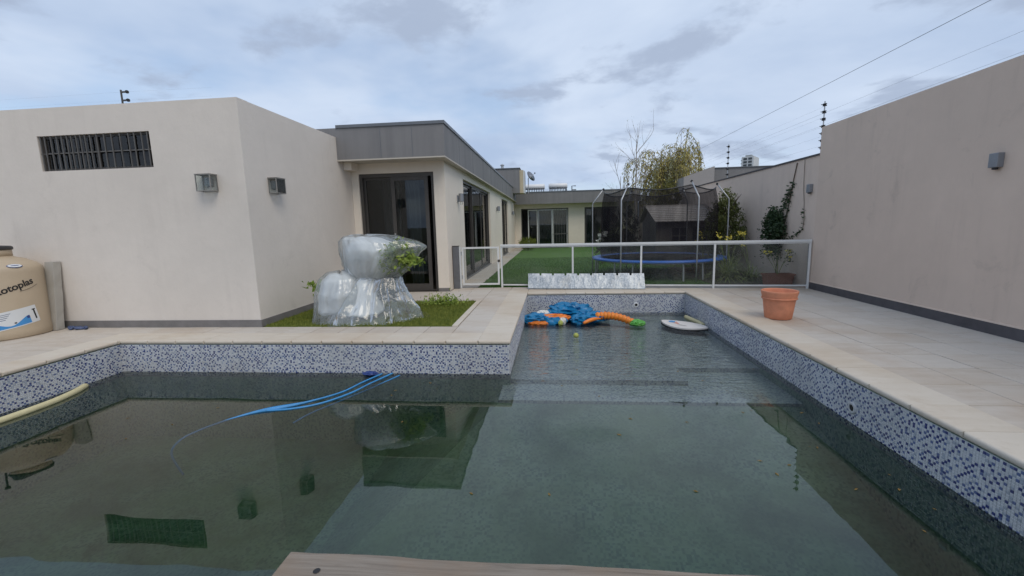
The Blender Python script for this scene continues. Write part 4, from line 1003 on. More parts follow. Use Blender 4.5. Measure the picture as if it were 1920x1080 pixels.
# blue cleaner hose, floating then sinking
def spl(P3, m=8):
    P3 = [Vector(p) for p in P3]; dense = []
    for i in range(len(P3)-1):
        for k in range(m):
            t = k/m; p0_, p1_, p2_, p3_ = P3[max(i-1, 0)], P3[i], P3[i+1], P3[min(i+2, len(P3)-1)]
            dense.append(0.5*((2*p1_)+(p2_-p0_)*t+(2*p0_-5*p1_+4*p2_-p3_)*t*t+(3*p1_-p0_-3*p2_+p3_)*t**3))
    return dense+[P3[-1]]
hz = WZ+.002
hose = thing('blue_hose', (-2.4, 4.0, WZ), 'bright blue flat hose floating in loops from the pool wall and sinking to the left', 'hose')
d1 = spl([(-2.00, 4.66, hz+.01), (-2.12, 4.42, hz), (-2.22, 4.12, hz), (-2.42, 3.88, hz), (-2.62, 3.72, hz), (-2.82, 3.60, hz), (-2.98, 3.45, hz-.010), (-3.10, 3.30, hz-.025), (-3.19, 3.17, hz-.06), (-3.22, 3.10, hz-.15), (-3.16, 3.12, hz-.35)])
MB().tube(d1, [.010+.016*math.exp(-((p.x+2.66)/.16)**2) for p in d1], 8).build('hose_strand', 'hose_blue', hose, smooth=True)
d2 = spl([(-1.88, 4.68, hz+.01), (-2.02, 4.40, hz-.005), (-2.12, 4.08, hz), (-2.30, 3.82, hz), (-2.52, 3.69, hz), (-2.75, 3.64, hz)]); MB().tube(d2, .011, 8).build('hose_strand', 'hose_blue', hose, smooth=True)
d3 = spl([(-1.78, 4.64, hz), (-1.95, 4.30, hz-.012), (-2.14, 3.95, hz-.02), (-2.30, 3.68, hz-.03), (-2.38, 3.5, hz-.05)]); MB().tube(d3, .009, 8).build('hose_strand', 'hose_blue', hose, smooth=True)
crumple('hose_cuff', 'sticker_navy', (-2.14, 4.66, hz+.012), (.075, .035, .022), 3.7, .3, 24, hose)

# weathered bench in front of the camera
bench = thing('wooden_bench', (0.1, .8, 0), 'weathered grey-brown wooden bench top at the bottom edge, in front of the pool', 'bench')
def plank(y0, y1, x0, x1, z0, z1):
    mb = MB(); n = 24; vs = []; 
    for i in range(n+1):
        x = x0+(x1-x0)*i/n; j1 = random.uniform(-.002, .002); j2 = random.uniform(-.002, .002); w = .002*math.sin(i*.7)
        vs += [(x, y0+j1, z0), (x, y1+j2, z0), (x, y1+j2, z1+w), (x, y0+j1, z1+w)]
    fs = [(0, 1, 2, 3), (n*4+3, n*4+2, n*4+1, n*4)]+[(i*4+a, i*4+4+a, i*4+4+(a+1) % 4, i*4+(a+1) % 4) for i in range(n) for a in range(4)]
    mb.add(vs, fs).build('seat_board', 'weathered_wood', bench, .003)
plank(.80, .976, -.708, 1.05, .41, .45); plank(.62, .794, -.70, 1.055, .41, .449); plank(.44, .614, -.71, 1.05, .41, .45)
for x in (-.5, .85):
    B('cross_bar', 'weathered_wood', bench, (x-.04, x+.04, .47, .87, .36, .409))
    for y in (.50, .84): B('leg', 'weathered_wood', bench, (x-.03, x+.03, y-.03, y+.03, .0075, .359))
for x in (-.60, -.2, .35): MB().lathe([(0, 0), (.009, .0005)], 12, (x, .915, .4525)).build('bolt_hole', 'print_black', bench)

# ------------------------------------------------------------------ trampoline
TC = Vector((2.58, 11.0)); TRR = 1.56
tp_ = thing('trampoline', (TC.x, TC.y, 0), 'round trampoline with blue pad and dark safety net on bent steel poles', 'trampoline')
def ring(rad, z, tube, n=48, m=8):
    mb = MB(); vs = []; fs = []
    for k in range(n):
        t = 2*PI*k/n
        for i in range(m):
            s_ = 2*PI*i/m; rr = rad+tube*math.cos(s_); vs.append((TC.x+rr*math.cos(t), TC.y+rr*math.sin(t), z+tube*math.sin(s_)))
    for k in range(n):
        for i in range(m): fs.append((k*m+i, ((k+1) % n)*m+i, ((k+1) % n)*m+(i+1) % m, k*m+(i+1) % m))
    return mb.add(vs, fs)
ring(TRR-.06, .40, .022).build('frame_ring', 'galvanised_pipe', tp_, smooth=True)
MB().lathe([(TRR-.20, .435), (TRR-.19, .455), (TRR-.05, .46), (TRR+.01, .448), (TRR+.02, .410), (TRR+.005, .405), (TRR-.0, .43), (TRR-.19, .435)], 64, (TC.x, TC.y, 0)).build('pad', 'pad_blue', tp_, smooth=True)
MB().lathe([(0, .42), (TRR-.19, .43)], 48, (TC.x, TC.y, 0)).build('mat', 'black_plastic', tp_)
pang = [math.radians(-90+18+60*k) for k in range(6)]
tops_ = []
for a in pang:
    cx_, cy_ = math.cos(a), math.sin(a); rp = TRR-.02+.04
    def pt(rr, z): return (TC.x+cx_*rr, TC.y+cy_*rr, z)
    MB().tube([pt(rp, .0), pt(rp, .5), pt(rp, 1.0), pt(rp, 1.775), pt(rp-.008, 1.80), pt(rp-.26, 2.13)], .0155, 8).build('pole', 'galvanised_pipe', tp_, smooth=True)
    MB().lathe([(.0, -.02), (.026, -.02), (.026, .015), (.01, .03), (0, .03)], 10, pt(rp-.27, 2.14)).build('pole_cap', 'black_plastic', tp_)
    for da in (-.16, .16):
        c2, s2 = math.cos(a+da), math.sin(a+da); MB().tube([(TC.x+c2*(TRR-.08), TC.y+s2*(TRR-.08), .38), (TC.x+c2*(TRR-.06), TC.y+s2*(TRR-.06), .0)], .02, 6).build('leg', 'galvanised_pipe', tp_)
n = 96; vs = []; fs = []; rows = [(.46, TRR-.20), (.8, TRR-.19), (1.2, TRR-.20), (1.55, TRR-.20), (1.80, TRR-.22), (2.07, TRR-.27)]
for k in range(n):
    t = 2*PI*k/n; ph = min(abs(((t-a+PI) % (2*PI))-PI) for a in pang)/(PI/6); sag = math.sin(ph*PI/2)
    for j, (z, rr) in enumerate(rows):
        fz = j/5; vs.append((TC.x+math.cos(t)*(rr-.05*sag*fz+.006*math.sin(k*2.1)), TC.y+math.sin(t)*(rr-.05*sag*fz+.006*math.sin(k*1.7)), z-.085*sag*fz**3))
m6 = len(rows)
for k in range(n):
    for j in range(m6-1): q = ((k+1) % n)*m6; fs.append((k*m6+j, q+j, q+j+1, k*m6+j+1))
MB().add(vs, fs).build('safety_net', 'trampoline_net', tp_, smooth=True)
pts = [vs[k*m6+m6-1] for k in range(n)]; MB().tube(pts+[pts[0]], .014, 6, False).build('net_hem', 'black_plastic', tp_)

# ------------------------------------------------------------------ playhouse
ph_ = thing('playhouse', (3.85, 14.1, 0), 'small grey children\'s playhouse with a shingled roof behind the trampoline', 'playhouse')
mb = MB(); wall_y(mb, 13.2, 13.28, 3.06, 4.62, 0, 1.30, [(3.50, 3.98, .62, 1.12)]); mb.build('front_wall', 'playhouse_wall', ph_)
gv = [(13.28, 0), (15.1, 0), (15.1, 1.28), (14.15, 1.72), (13.28, 1.30)]
for x0, x1 in ((3.06, 3.14), (4.54, 4.62)):
    MB().add([(x0, y, z) for y, z in gv]+[(x1, y, z) for y, z in gv], [(4, 3, 2, 1, 0), (5, 6, 7, 8, 9)]+[(i, (i+1) % 5, (i+1) % 5+5, i+5) for i in range(5)]).build('side_wall', 'playhouse_wall', ph_)
B('back_wall', 'playhouse_wall', ph_, (3.14, 4.54, 15.02, 15.1, 0, 1.28))
rows_ = 9
for sgn in (0, 1):
    for k in range(rows_):
        t0, t1 = k/rows_, (k+1.25)/rows_
        ya, yb = (12.98+1.17*t0, 12.98+1.17*min(1, t1)) if sgn == 0 else (15.32-1.17*t0, 15.32-1.17*min(1, t1))
        za, zb = 1.285+.50*t0, 1.285+.50*min(1, t1); xa = 2.98-.06*t0; lift = .028; lift2 = .006
        MB().add([(xa, ya, za+.006), (4.70, ya, za+.006), (4.70, yb, zb), (xa, yb, zb), (xa, ya, za+lift), (4.70, ya, za+lift), (4.70, yb, zb+lift2), (xa, yb, zb+lift2)], [(0, 3, 2, 1), (4, 5, 6, 7), (0, 1, 5, 4), (1, 2, 6, 5), (2, 3, 7, 6), (3, 0, 4, 7)]).build('shingle_course', 'shingle', ph_)
B('ridge', 'shingle', ph_, (2.91, 4.70, 14.09, 14.21, 1.785, 1.812))
wf = MB().box(3.50, 3.98, 13.17, 13.199, .60, .64).box(3.50, 3.98, 13.17, 13.199, 1.10, 1.14).box(3.48, 3.52, 13.17, 13.199, .60, 1.14).box(3.96, 4.0, 13.17, 13.199, .60, 1.14).box(3.725, 3.755, 13.175, 13.198, .64, 1.10).box(3.52, 3.96, 13.176, 13.197, .86, .885).build('window', 'playhouse_wall', ph_)
B('pane', 'tower_window', wf, (3.50, 3.98, 13.23, 13.236, .62, 1.12))
B('door', 'tower_window', ph_, (4.12, 4.50, 13.185, 13.199, .02, 1.12))

# ------------------------------------------------------------------ plants
def leaf_mesh(pts, size, rr, elong=2.0, droop=0.0, up=None):
    vs = []; fs = []
    for p in pts:
        p = Vector(p); a = rr.uniform(0, 2*PI); el = rr.uniform(-.9, .9); d = Vector((math.cos(a)*math.cos(el), math.sin(a)*math.cos(el), math.sin(el)-droop)).normalized()
        if up is not None and rr.random() < up: d = (d+Vector((0, 0, 1.5))).normalized()
        s = d.cross(Vector((rr.uniform(-1, 1), rr.uniform(-1, 1), rr.uniform(-1, 1)))).normalized(); l = size*rr.uniform(.6, 1.35); w_ = l/elong*.5
        o_ = len(vs); vs += [tuple(p), tuple(p+d*l*.5+s*w_), tuple(p+d*l), tuple(p+d*l*.5-s*w_)]; fs.append((o_, o_+1, o_+2, o_+3))
    return vs, fs
def foliage(name, mat, parent, pts, size, seed, elong=2.0, droop=0.0, up=None):
    v_, f_ = leaf_mesh(pts, size, random.Random(seed), elong, droop, up); mb = MB().add(v_, f_); return link(name, mb.mesh(name, mat), parent)
def clumps(rr, c_, rad, ncl, per, crad, taper=None):
    pts = []
    for _ in range(ncl):
        while True:
            q = Vector((rr.uniform(-1, 1), rr.uniform(-1, 1), rr.uniform(-1, 1)))
            if .25 < q.length < 1: break
        if taper: k = taper(q.z); q.x *= k; q.y *= k
        cc = Vector(c_)+Vector((q.x*rad[0], q.y*rad[1], q.z*rad[2])); r_ = crad*rr.uniform(.5, 1.3)
        for _ in range(per): pts.append(cc+Vector((rr.gauss(0, r_), rr.gauss(0, r_), rr.gauss(0, r_*1.1))))
    return pts
def limb(mb, rr, p, d, length, rad, depth, tips, spread=.6, gnarl=.12, n=5, upw=.15):
    pts = [Vector(p)]; d = Vector(d).normalized()
    for i in range(n):
        d = (d+Vector((rr.gauss(0, gnarl), rr.gauss(0, gnarl), rr.gauss(0, gnarl)+upw*.3))).normalized(); pts.append(pts[-1]+d*length/n)
    mb.tube(pts, [rad*(1-.65*i/n) for i in range(n+1)], 6 if depth > 1 else 4, False)
    tips.append((pts[-1], d, depth))
    if depth > 0:
        for k in range(rr.choice((3, 4))):
            i = rr.randint(2, n); a = rr.uniform(0, 2*PI); side = Vector((math.cos(a), math.sin(a), rr.uniform(.1, .9)))
            limb(mb, rr, pts[i], d*(1-spread*.5)+side*spread, length*rr.uniform(.5, .75), rad*.42, depth-1, tips, spread, gnarl, n, upw)
# weeping willow
def willow(x, y, label):
    rr = random.Random(21); t = thing('willow_tree', (x, y, 0), label, 'tree', 'trees beyond the lawn'); mb = MB(); tips = []
    limb(mb, rr, (x, y, 0), (.05, 0, 1), 2.6, .13, 0, [], .4, .05)
    for a, L in ((.4, 1.15), (1.6, 1.1), (2.7, 1.15), (3.9, 1.0), (5.1, 1.3), (5.8, 1.35), (0.1, 1.0), (3.1, 1.25)): limb(mb, rr, (x, y, 2.5), (math.cos(a)*.95+.10, math.sin(a)*.6, 1), L, .05, 2, tips, .75, .12)
    mb.build('trunk', 'bark_brown', t)
    st_ = MB(); lp = []; lg = []
    for (p, d, dep) in tips:
        for _ in range(4):
            q = Vector(p)+Vector((rr.gauss(0, .12), rr.gauss(0, .12), 0)); v = Vector((d.x*.5+rr.gauss(0, .25), d.y*.5+rr.gauss(0, .25), .35)); pts = [q.copy()]; L = rr.uniform(.9, 2.4); m = 14
            if rr.random() < .28: continue
            for i in range(m):
                v = v*.72+Vector((0, 0, -.30)); v.normalize(); q = q+v*L/m; pts.append(q.copy())
            if pts[-1].z < 1.6: continue
            st_.tube(pts, .006, 3, False); tgt = lp if rr.random() < .62 else lg
            for i in range(1, m+1):
                for _ in range(2): tgt.append(pts[i]+Vector((rr.gauss(0, .025), rr.gauss(0, .025), rr.gauss(0, .04))))
    s_ = link('twigs', st_.mesh('twigs', 'bark_brown'), t); s_['kind'] = 'stuff'
    for nm, pts, mt, sz in (('crown', lp, 'leaf_willow', .15), ('crown', lg, 'leaf_willow_grey', .14)): o = foliage(nm, mt, t, pts, sz, 4, 3.6, 1.2); o['kind'] = 'stuff'
    am = clumps(rr, (x-.05, y, 2.75), (.35, .3, .4), 20, 30, .10); o = foliage('crown', 'leaf_amber', t, am, .10, 9, 3.0, .6); o['kind'] = 'stuff'
willow(5.2, 20.0, 'weeping willow with yellowing drooping strands, the widest tree above the lawn')
def bare_tree(x, y, h, seed, label, lean=0.0):
    rr = random.Random(seed); t = thing('bare_tree', (x, y, 0), label, 'tree', 'trees beyond the lawn'); mb = MB(); tips = []
    pts = [Vector((x+lean*k/8+rr.gauss(0, .02), y, h*.95*k/8)) for k in range(9)]; mb.tube(pts, [.055*(1-.8*k/8) for k in range(9)], 6, False)
    for k in range(9):
        i = rr.randint(3, 7); a = rr.uniform(0, 2*PI); limb(mb, rr, pts[i], (math.cos(a)*.5, math.sin(a)*.35, 1.1), h*rr.uniform(.16, .34), .016, 1, tips, .5, .10, 5)
    mb.build('trunk', 'bark_grey', t)
    if seed % 2: 
        lp = [Vector(p)+Vector((rr.gauss(0, .06), rr.gauss(0, .06), rr.gauss(0, .1))) for p, d, e_ in tips for _ in range(2)]; o = foliage('crown', 'leaf_willow_grey', t, lp, .045, seed, 2.5); o['kind'] = 'stuff'
bare_tree(3.42, 18.4, 4.85, 3, 'tall bare thin tree with a pale trunk, left of the willow'); bare_tree(2.98, 19.0, 3.4, 5, 'small bare sapling, leftmost of the trees behind the trampoline', -.1); bare_tree(6.5, 21.0, 3.9, 8, 'low leafless tree right of the willow, above the garden wall', .2)
def conifer(name, x, y, h, rad, seed, mat, label, n=150, per=36, leaf=.07):
    rr = random.Random(seed); t = thing(name, (x, y, 0), label, 'shrub', None); mb = MB(); tips = []
    mb.tube([(x, y, 0), (x+.02, y, h*.45), (x, y, h*.85)], [.045, .03, .012], 6)
    for k in range(12):
        a = rr.uniform(0, 2*PI); z = rr.uniform(.1, .7)*h; mb.tube([(x, y, z), (x+math.cos(a)*rad*.5, y+math.sin(a)*rad*.5, z+.25*h), (x+math.cos(a)*rad*.7, y+math.sin(a)*rad*.7, z+.4*h*.8)], [.014, .01, .004], 4)
    mb.build('trunk', 'bark_brown', t)
    pts = clumps(rr, (x, y, h*.50), (rad, rad, h*.50), n, per, .055, lambda z: 1.0-.55*max(0, z)**1.2); pts = [p for p in pts if p.z > .03 and p.x < RX-.01 or x > RX]
    o = foliage('crown', mat, t, pts, leaf, seed, 2.6, -.3, .6); o['kind'] = 'stuff'
    return t
conifer('evergreen_tree', 4.25, 16.4, 2.75, .60, 31, 'leaf_olive', 'dense olive green evergreen in front of the willow', 240, 40, .09)
conifer('evergreen_shrub', 4.28, 11.25, 2.02, .47, 32, 'leaf_conifer', 'tall feathery green shrub against the garden wall beside the trampoline', 230, 46, .065)
conifer('dark_shrub', 2.3, 15.2, 1.35, .40, 33, 'leaf_dark', 'dark leafy shrub seen through the left of the trampoline net', 80, 36, .08)
conifer('dark_shrub', 2.95, 17.3, 1.9, .45, 34, 'leaf_dark', 'dark shrub at the foot of the pale bare tree behind the net', 70, 36, .08)
# round bush by the back door
rr = random.Random(3); rb = thing('round_bush', (-1.25, 22.3, 0), 'rounded yellow-green bush by the dark back doorway', 'bush')
MB().tube([(-1.25, 22.3, 0), (-1.25, 22.3, .25)], .02, 5).build('stem', 'bark_brown', rb)
o = foliage('crown', 'leaf_round', rb, [p for p in clumps(rr, (-1.25, 22.3, .32), (.42, .36, .30), 70, 40, .06) if p.z > .01], .07, 2, 3.0, -.2, .7); o['kind'] = 'stuff'
# white flowering plant
wfp = thing('flowering_shrub', (1.58, 14.0, 0), 'shrub with white blossoms left of the trampoline', 'shrub'); rr = random.Random(11); mb = MB()
for k in range(7): mb.tube([(1.58, 14, 0), (1.58+rr.gauss(0, .05), 14+rr.gauss(0, .05), .5), (1.58+rr.gauss(0, .13), 14+rr.gauss(0, .1), 1.05)], [.012, .008, .004], 4)
mb.build('stem', 'bark_brown', wfp); o = foliage('leaves', 'leaf_dark', wfp, clumps(rr, (1.6, 14, .62), (.2, .2, .42), 26, 24, .06), .09, 3, 2.2); o['kind'] = 'stuff'
o = foliage('blossoms', 'white_petal', wfp, clumps(rr, (1.57, 13.9, .80), (.16, .12, .26), 14, 22, .028), .05, 5, 1.4); o['kind'] = 'stuff'
# cordyline with hanging pale leaves
cl = thing('cordyline', (2.25, 14.2, 0), 'thin plant with pale hanging strap leaves seen through the trampoline net', 'plant'); rr = random.Random(12)
MB().tube([(2.25, 14.2, 0), (2.27, 14.2, 1.1)], .02, 6).build('stem', 'bark_brown', cl)
def straps(parent, c_, n, L, w_, rr, mat, name='leaves', droop=1.0, spread=1.0):
    vs = []; fs = []
    for k in range(n):
        a = rr.uniform(0, 2*PI); el = rr.uniform(.55, 1.35); l = L*rr.uniform(.6, 1.15); d = Vector((math.cos(a)*math.cos(el)*spread, math.sin(a)*math.cos(el)*spread, math.sin(el))); s = Vector((-math.sin(a), math.cos(a), 0))*w_
        p = Vector(c_)+Vector((rr.gauss(0, .05), rr.gauss(0, .05), 0)); m = 6; o_ = len(vs)
        for i in range(m+1):
            k_ = (1-(i/m)**2.5); vs += [tuple(p-s*k_), tuple(p+s*k_)]; d = (d+Vector((0, 0, -.23*droop))).normalized(); p = p+d*l/m
        for i in range(m): fs.append((o_+2*i, o_+2*i+1, o_+2*i+3, o_+2*i+2))
    vs = [(x, y, max(z, .01)) for x, y, z in vs]
    o = link(name, MB().add(vs, fs).mesh(name, mat), parent); o['kind'] = 'stuff'; return o
straps(cl, (2.27, 14.2, 1.1), 26, .5, .012, rr, 'leaf_willow_grey', droop=1.6)
# iris bed beside the fence
bedo = B('planting_bed', 'soil', None, (3.25, 4.73, 8.99, 12.6, -.05, .012)); bedo['kind'] = 'structure'
rr = random.Random(13)
for (x, y, n, L, fl, label) in ((3.80, 9.75, 240, .78, 5, 'large clump of arching strap leaves with yellow flowers behind the glass fence'), (4.20, 9.55, 90, .55, 3, 'smaller clump of strap leaves next to the terracotta trough'), (3.62, 10.6, 120, .75, 4, 'strap-leaved clump with yellow flowers at the foot of the tall shrub')):
    t = thing('iris_clump', (x, y, 0), label, 'plant', 'strap-leaved plants in the bed')
    straps(t, (x, y, .01), n, L, .010, rr, 'leaf_strap', droop=1.0); 
    for k in range(fl):
        a = rr.uniform(0, 2*PI); q = Vector((x+math.cos(a)*rr.uniform(.1, .4), y+math.sin(a)*.2, rr.uniform(.75, 1.08)))
        MB().tube([(x, y, .0), ((x+q.x)/2, (y+q.y)/2, q.z*.6), q], .006, 4).build('flower_stem', 'leaf_strap', t)
        foliage('flower', 'yellow_petal', t, [q+Vector((rr.gauss(0, .022), rr.gauss(0, .022), rr.gauss(0, .025))) for _ in range(16)], .04, k, 1.5)
tpn = thing('trough_plant', (4.45, 8.9, .2), 'thin pale-flowered plant growing out of the terracotta trough', 'plant'); mb = MB(); fl = []
for k in range(6):
    q = Vector((4.42+rr.uniform(-.28, .22), 8.9, rr.uniform(.5, .72))); mb.tube([(4.43, 8.9, .19), (4.43+(q.x-4.43)*.4, 8.9, .4), q], .005, 4); fl.append(q)
mb.build('stem', 'leaf_strap', tpn); foliage('leaves', 'leaf_ivy', tpn, [q+Vector((rr.gauss(0, .06), rr.gauss(0, .03), rr.gauss(-.03, .06))) for q in fl for _ in range(30)], .05, 8, 2.0); foliage('flowers', 'yellow_petal', tpn, [q+Vector((rr.gauss(0, .02), rr.gauss(0, .02), rr.gauss(0, .02))) for q in fl[:4] for _ in range(16)], .045, 8, 1.4)
# ivy on the wall
iv = thing('ivy', (4.7, 9.5, 0), 'dark green ivy clump with two thin climbing strands on the garden wall', 'climbing plant'); rr = random.Random(17)
v1 = spl([(4.72, 9.6, .0), (4.73, 9.5, .8), (4.735, 9.28, 1.5), (4.735, 9.17, 1.95), (4.735, 9.05, 2.36)]); v2 = spl([(4.73, 9.35, .85), (4.735, 9.0, .95), (4.735, 8.72, 1.12), (4.735, 8.72, 1.5), (4.735, 8.78, 1.9), (4.735, 8.80, 2.38)]); v3 = spl([(4.73, 9.55, 1.3), (4.735, 9.42, 1.6), (4.735, 9.25, 1.8)])
for v_, k in ((v1, .010), (v2, .0045), (v3, .006)): MB().tube(v_, k, 5).build('vine', 'bark_brown', iv)
pts = [p for p in clumps(rr, (4.62, 9.55, 1.08), (.13, .36, .48), 120, 26, .045, lambda z: 1-.45*max(0, z)) if p.x < 4.74]
pts += [Vector(p)+Vector((-abs(rr.gauss(0, .02)), rr.gauss(0, .035), rr.gauss(0, .03))) for p in v1 if p.z > 1.3 and p.z < 2.05 for _ in range(9)]; pts += [Vector(p)+Vector((-abs(rr.gauss(0, .015)), rr.gauss(0, .02), rr.gauss(0, .02))) for p in v2 if p.z < 1.5 for _ in range(3)]; pts += [Vector(p)+Vector((-abs(rr.gauss(0, .02)), rr.gauss(0, .03), rr.gauss(0, .02))) for p in v3 for _ in range(6)]
o = foliage('leaves', 'leaf_ivy', iv, pts, .055, 5, 1.5, .3); o['kind'] = 'stuff'
# weed by the terrace
wd = thing('weed_tuft', (-1.85, 7.0, 0), 'tuft of bright green weeds in the grass bed near the terrace', 'weed'); rr = random.Random(19); mb = MB()
for k in range(10): mb.tube([(-1.85+rr.gauss(0, .08), 7+rr.gauss(0, .05), 0), (-1.85+rr.gauss(0, .16), 7+rr.gauss(0, .08), rr.uniform(.08, .2))], .003, 3)
mb.build('stem', 'leaf_dark', wd); o = foliage('leaves', 'leaf_bright', wd, [Vector((-1.85+rr.gauss(0, .17), 7.0+rr.gauss(0, .08), abs(rr.gauss(0, .075)))) for _ in range(700)], .045, 6, 2.2, -.2, .5); o['kind'] = 'stuff'

# ------------------------------------------------------------------ wrapped plant
wp = thing('wrapped_plant', (-2.65, 6.05, 0), 'potted shrub bundled in clear plastic sheeting and tied at the waist, on the grass', 'wrapped plant')
def sheet(name, rows, seed, nu=200, sub=7, mat='clear_plastic', spikes=(), pleat=.06):
    # rows: (z, cx, cy, rx, ry, pleat depth); spikes: (angle, width, reach) pulled-out corners of the sheet
    R_ = []
    for i in range(len(rows)-1):
        for k in range(sub): t = k/sub; R_.append([a+(b-a)*t for a, b in zip(rows[i], rows[i+1])])
    R_.append(list(rows[-1])); vs = []; fs = []; z_hi, z_lo = rows[0][0], rows[-1][0]
    for (z, cx_, cy_, rx, ry, fa) in R_:
        h = (z-z_lo)/(z_hi-z_lo)
        for k in range(nu):
            a = 2*PI*k/nu; ca, sa = math.cos(a), math.sin(a)
            q = Vector((ca*1.5+seed, sa*1.5, z*.9)); q2 = Vector((ca*3.6, sa*3.6+seed, z*.8))
            rid = 1-2.6*abs(mnoise.noise(q)); rid2 = 1-2.6*abs(mnoise.noise(q2)); ph_0 = 3.5*mnoise.noise(q*.8)
            pl = 1-2*abs(math.sin(6.5*a+ph_0))**.7
            d = 1+fa*rid*.85+fa*.45*rid2+fa*pleat*pl+.035*(1-2.6*abs(mnoise.noise(q2*1.6+Vector((0, 0, z*4)))))
            zz = z+.03*mnoise.noise(q*1.3)*(1 if z > .03 else 0)
            for (sa_, sw, reach, sh, sz) in spikes:
                dd = ((a-sa_+PI) % (2*PI))-PI; wgt = math.exp(-(dd/sw)**2)*math.exp(-((h-sh)/sz)**2); d += reach*wgt
            jr = random.Random(int(seed*977)+k*131+int(z*1e4)); jt = .0008
            vs.append((cx_+rx*ca*d+jr.gauss(0, jt*.6), cy_+ry*sa*d+jr.gauss(0, jt*.6), max(.006, zz+jr.gauss(0, jt*.7) if z > .03 else zz)))
    m = len(R_)
    for i in range(m-1):
        for k in range(nu):
            a_, b_, c_, d_ = i*nu+k, i*nu+(k+1) % nu, (i+1)*nu+(k+1) % nu, (i+1)*nu+k
            fs += [(a_, b_, c_), (a_, c_, d_)] if (k*7+i*3) % 5 < 3 else [(a_, b_, d_), (b_, c_, d_)]
    return MB().add(vs, fs).build(name, mat, wp, smooth=True)
up_ = [(1.215, -2.72, 6.05, .04, .04, .0), (1.21, -2.70, 6.05, .20, .14, .04), (1.185, -2.62, 6.05, .38, .23, .07), (1.12, -2.54, 6.05, .50, .29, .08), (1.02, -2.51, 6.05, .54, .33, .09), (.90, -2.53, 6.05, .52, .33, .10), (.80, -2.56, 6.05, .48, .31, .12), (.71, -2.58, 6.03, .42, .26, .16), (.64, -2.59, 6.02, .34, .21, .20), (.61, -2.58, 6.02, .31, .19, .20)]
lo_ = [(.605, -2.58, 6.02, .31, .19, .20), (.54, -2.60, 6.0, .34, .21, .20), (.42, -2.62, 5.98, .40, .27, .19), (.26, -2.63, 5.97, .47, .34, .17), (.10, -2.64, 5.96, .54, .41, .14), (.006, -2.65, 5.96, .59, .45, .11)]
po_ = [(.715, -3.05, 5.87, .04, .04, .0), (.70, -3.05, 5.86, .16, .12, .05), (.62, -3.05, 5.84, .26, .19, .08), (.42, -3.06, 5.80, .30, .23, .09), (.18, -3.08, 5.79, .30, .24, .08), (.006, -3.09, 5.78, .33, .27, .06)]
def inner(rows, kx, dx_, f_=.45, zk=.0): return [(z-zk if z > .1 else z, cx_+dx_, cy_, rx*kx, ry*.86, fa*f_) for z, cx_, cy_, rx, ry, fa in rows]
sheet('plastic_sheet', up_, 2.0, spikes=((-.12, .26, .30, .72, .14), (2.9, .45, .12, .80, .25), (-2.2, .3, .08, .55, .3)))
sheet('plastic_skirt', lo_+[(.012, -2.65, 5.96, .64, .49, .16)], 7.0, pleat=.26, spikes=((.35, .45, .22, .05, .5), (-1.9, .4, .12, .0, .4)))
sheet('plastic_pocket', po_, 11.0, 140)
sheet('frost_cloth', inner(up_, .70, -.13, .45, .03), 2.0, 120, 5, 'gauze'); sheet('frost_cloth', inner(po_, .86, 0, .5, .025)[:-1]+[(.12, -3.08, 5.80, .22, .18, .02)], 11.0, 100, 5, 'gauze'); sheet('frost_cloth', inner(lo_, .50, -.14, .6, .01)[:-1]+[(.05, -2.76, 5.96, .20, .20, .05)], 7.0, 90, 5, 'gauze')
MB().tube([(-2.58+.315*math.cos(2*PI*k/60), 6.02+.195*math.sin(2*PI*k/60), .607+.008*math.sin(k)) for k in range(61)], .006, 5).build('tie', 'wire', wp)
rr = random.Random(23)
MB().tube([(-2.6, 6.05, .0), (-2.55, 6.05, .5), (-2.3, 6.0, .95)], [.02, .016, .006], 6).build('stem', 'bark_brown', wp)
o = foliage('leaves', 'leaf_bright', wp, clumps(rr, (-2.22, 5.97, .92), (.22, .18, .18), 46, 26, .04), .085, 3, 2.2); o['kind'] = 'stuff'
o = foliage('leaves', 'leaf_dark', wp, clumps(rr, (-2.42, 6.02, .42), (.12, .11, .20), 16, 14, .035), .09, 4, 2.2); o['kind'] = 'stuff'
o = foliage('leaves', 'leaf_bright', wp, [Vector((-3.50+rr.gauss(0, .07), 6.0+rr.gauss(0, .04), .47+rr.gauss(0, .035))) for _ in range(46)]+[Vector((-3.30+rr.gauss(0, .05), 5.98+rr.gauss(0, .04), .45+rr.gauss(0, .06))) for _ in range(30)]+[Vector((-1.9+rr.gauss(0, .03), 6.1+rr.gauss(0, .03), .80+rr.gauss(0, .015))) for _ in range(10)], .09, 5, 2.0); o['kind'] = 'stuff'
MB().tube([(-3.1, 5.98, .40), (-3.55, 6.0, .46)], .005, 4).tube([(-2.1, 6.02, .75), (-1.88, 6.1, .80)], .004, 4).build('stem', 'leaf_dark', wp)

# ------------------------------------------------------------------ beyond the walls
nb = thing('neighbour_house', (6.5, 19, 0), 'plain grey neighbouring house showing above the garden wall', 'house')
MB().add([(5.2, 18, 0), (6.36, 18, 0), (6.36, 18, 3.40), (5.2, 18, 3.02), (5.2, 24, 0), (6.36, 24, 0), (6.36, 24, 3.40), (5.2, 24, 3.02)], [(0, 1, 2, 3), (5, 4, 7, 6), (1, 5, 6, 2), (4, 0, 3, 7), (3, 2, 6, 7)]).build('wall', 'plaster_neighbour', nb)
B('annex', 'fascia_grey', nb, (6.362, 9.2, 18.6, 24, 0, 3.38)); B('roof_trim', 'cap_metal', nb, (6.362, 9.22, 18.56, 24, 3.381, 3.41))
tw = thing('apartment_tower', (205, 500, 0), 'distant white apartment block above the garden wall', 'building')
q = Matrix.Translation((204.5, 500, 0)) @ Matrix.Rotation(math.radians(-36), 4, 'Z')
def tpart(name, mat, par, *d):
    mb = MB().box(*d); mb.v = [tuple(q @ Vector(v)) for v in mb.v]; return mb.build(name, mat, par)
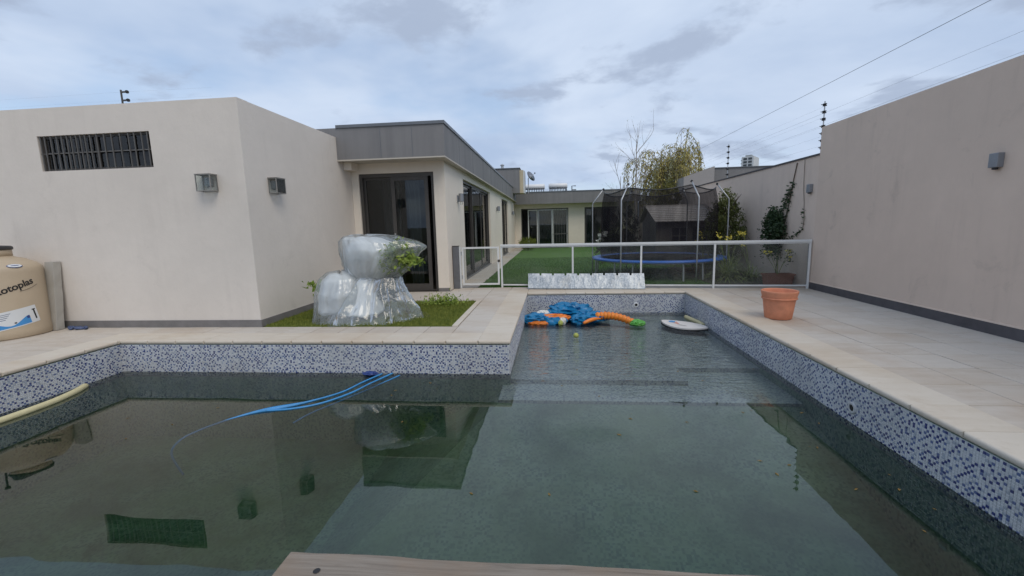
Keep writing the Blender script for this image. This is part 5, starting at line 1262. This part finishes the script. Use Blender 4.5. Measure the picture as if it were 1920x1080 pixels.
TWW, TWD, TWH = 11.5, 24, 68
tpart('wall', 'tower_white', tw, 0, TWW, 0, TWD, 0, TWH)
tpart('side_wall', 'tower_side', tw, -.3, -.002, .6, TWD-.6, 0, TWH-.8); tpart('roof', 'tower_side', tw, 2, 8, 6, 12, TWH+.01, TWH+2.2)
for k in range(9):
    z = TWH-3.6-k*3.3
    for x in (1.6, 6.4): tpart('window', 'tower_window', tw, x, x+3.5, -.25, -.003, z, z+2.2)
    for j in range(4): tpart('window', 'tower_window', tw, -.6, -.303, 1.6+j*5.6, 5.2+j*5.6, z, z+2.0); tpart('balcony', 'tower_white', tw, -1.3, -.61, 1.4+j*5.6, 5.4+j*5.6, z-.4, z+.5)
mb = MB(); vs = []; fs = []; n = 60; m = 8
for i in range(n+1):
    x = 150+i*16
    for j in range(m+1):
        y = 900+j*60; hgt = (95+22*mnoise.noise(Vector((x*.006, 1.7, 0)))+9*mnoise.noise(Vector((x*.02, 4.7, 0))))*math.sin(PI*min(1, (j/m)*.9+.1))*min(1, i/8, (n-i)/8); vs.append((x, y, -1+max(0, hgt)))
for i in range(n):
    for j in range(m): fs.append((i*(m+1)+j, (i+1)*(m+1)+j, (i+1)*(m+1)+j+1, i*(m+1)+j+1))
o = mb.add(vs, fs).build('hills', 'hill_scrub', None, smooth=True); o['kind'] = 'structure'

# ------------------------------------------------------------------ leaf litter drifting on the water
rr = random.Random(41); vs = []; fs = []
for k in range(70):
    x = rr.choice((rr.uniform(-.3, 2.35), rr.uniform(1.6, 2.38), rr.uniform(-5.2, 2.3))); y = rr.uniform(2.2, 7.9) if x > XC+.1 else rr.uniform(2.2, 4.6)
    a = rr.uniform(0, 2*PI); l = rr.uniform(.008, .024); w_ = l*rr.uniform(.3, .5); z = WZ+.0025; c_, s_ = math.cos(a), math.sin(a); o_ = len(vs)
    vs += [(x-c_*l, y-s_*l, z), (x-s_*w_, y+c_*w_, z+.002), (x+c_*l, y+s_*l, z+.001), (x+s_*w_, y-c_*w_, z+.002)]; fs.append((o_, o_+1, o_+2, o_+3))
o = link('leaf_litter', MB().add(vs, fs).mesh('leaf_litter', 'leaf_amber')); o['kind'] = 'stuff'; tag(o, 'specks of brown leaf litter floating on the pool water', 'leaf litter')
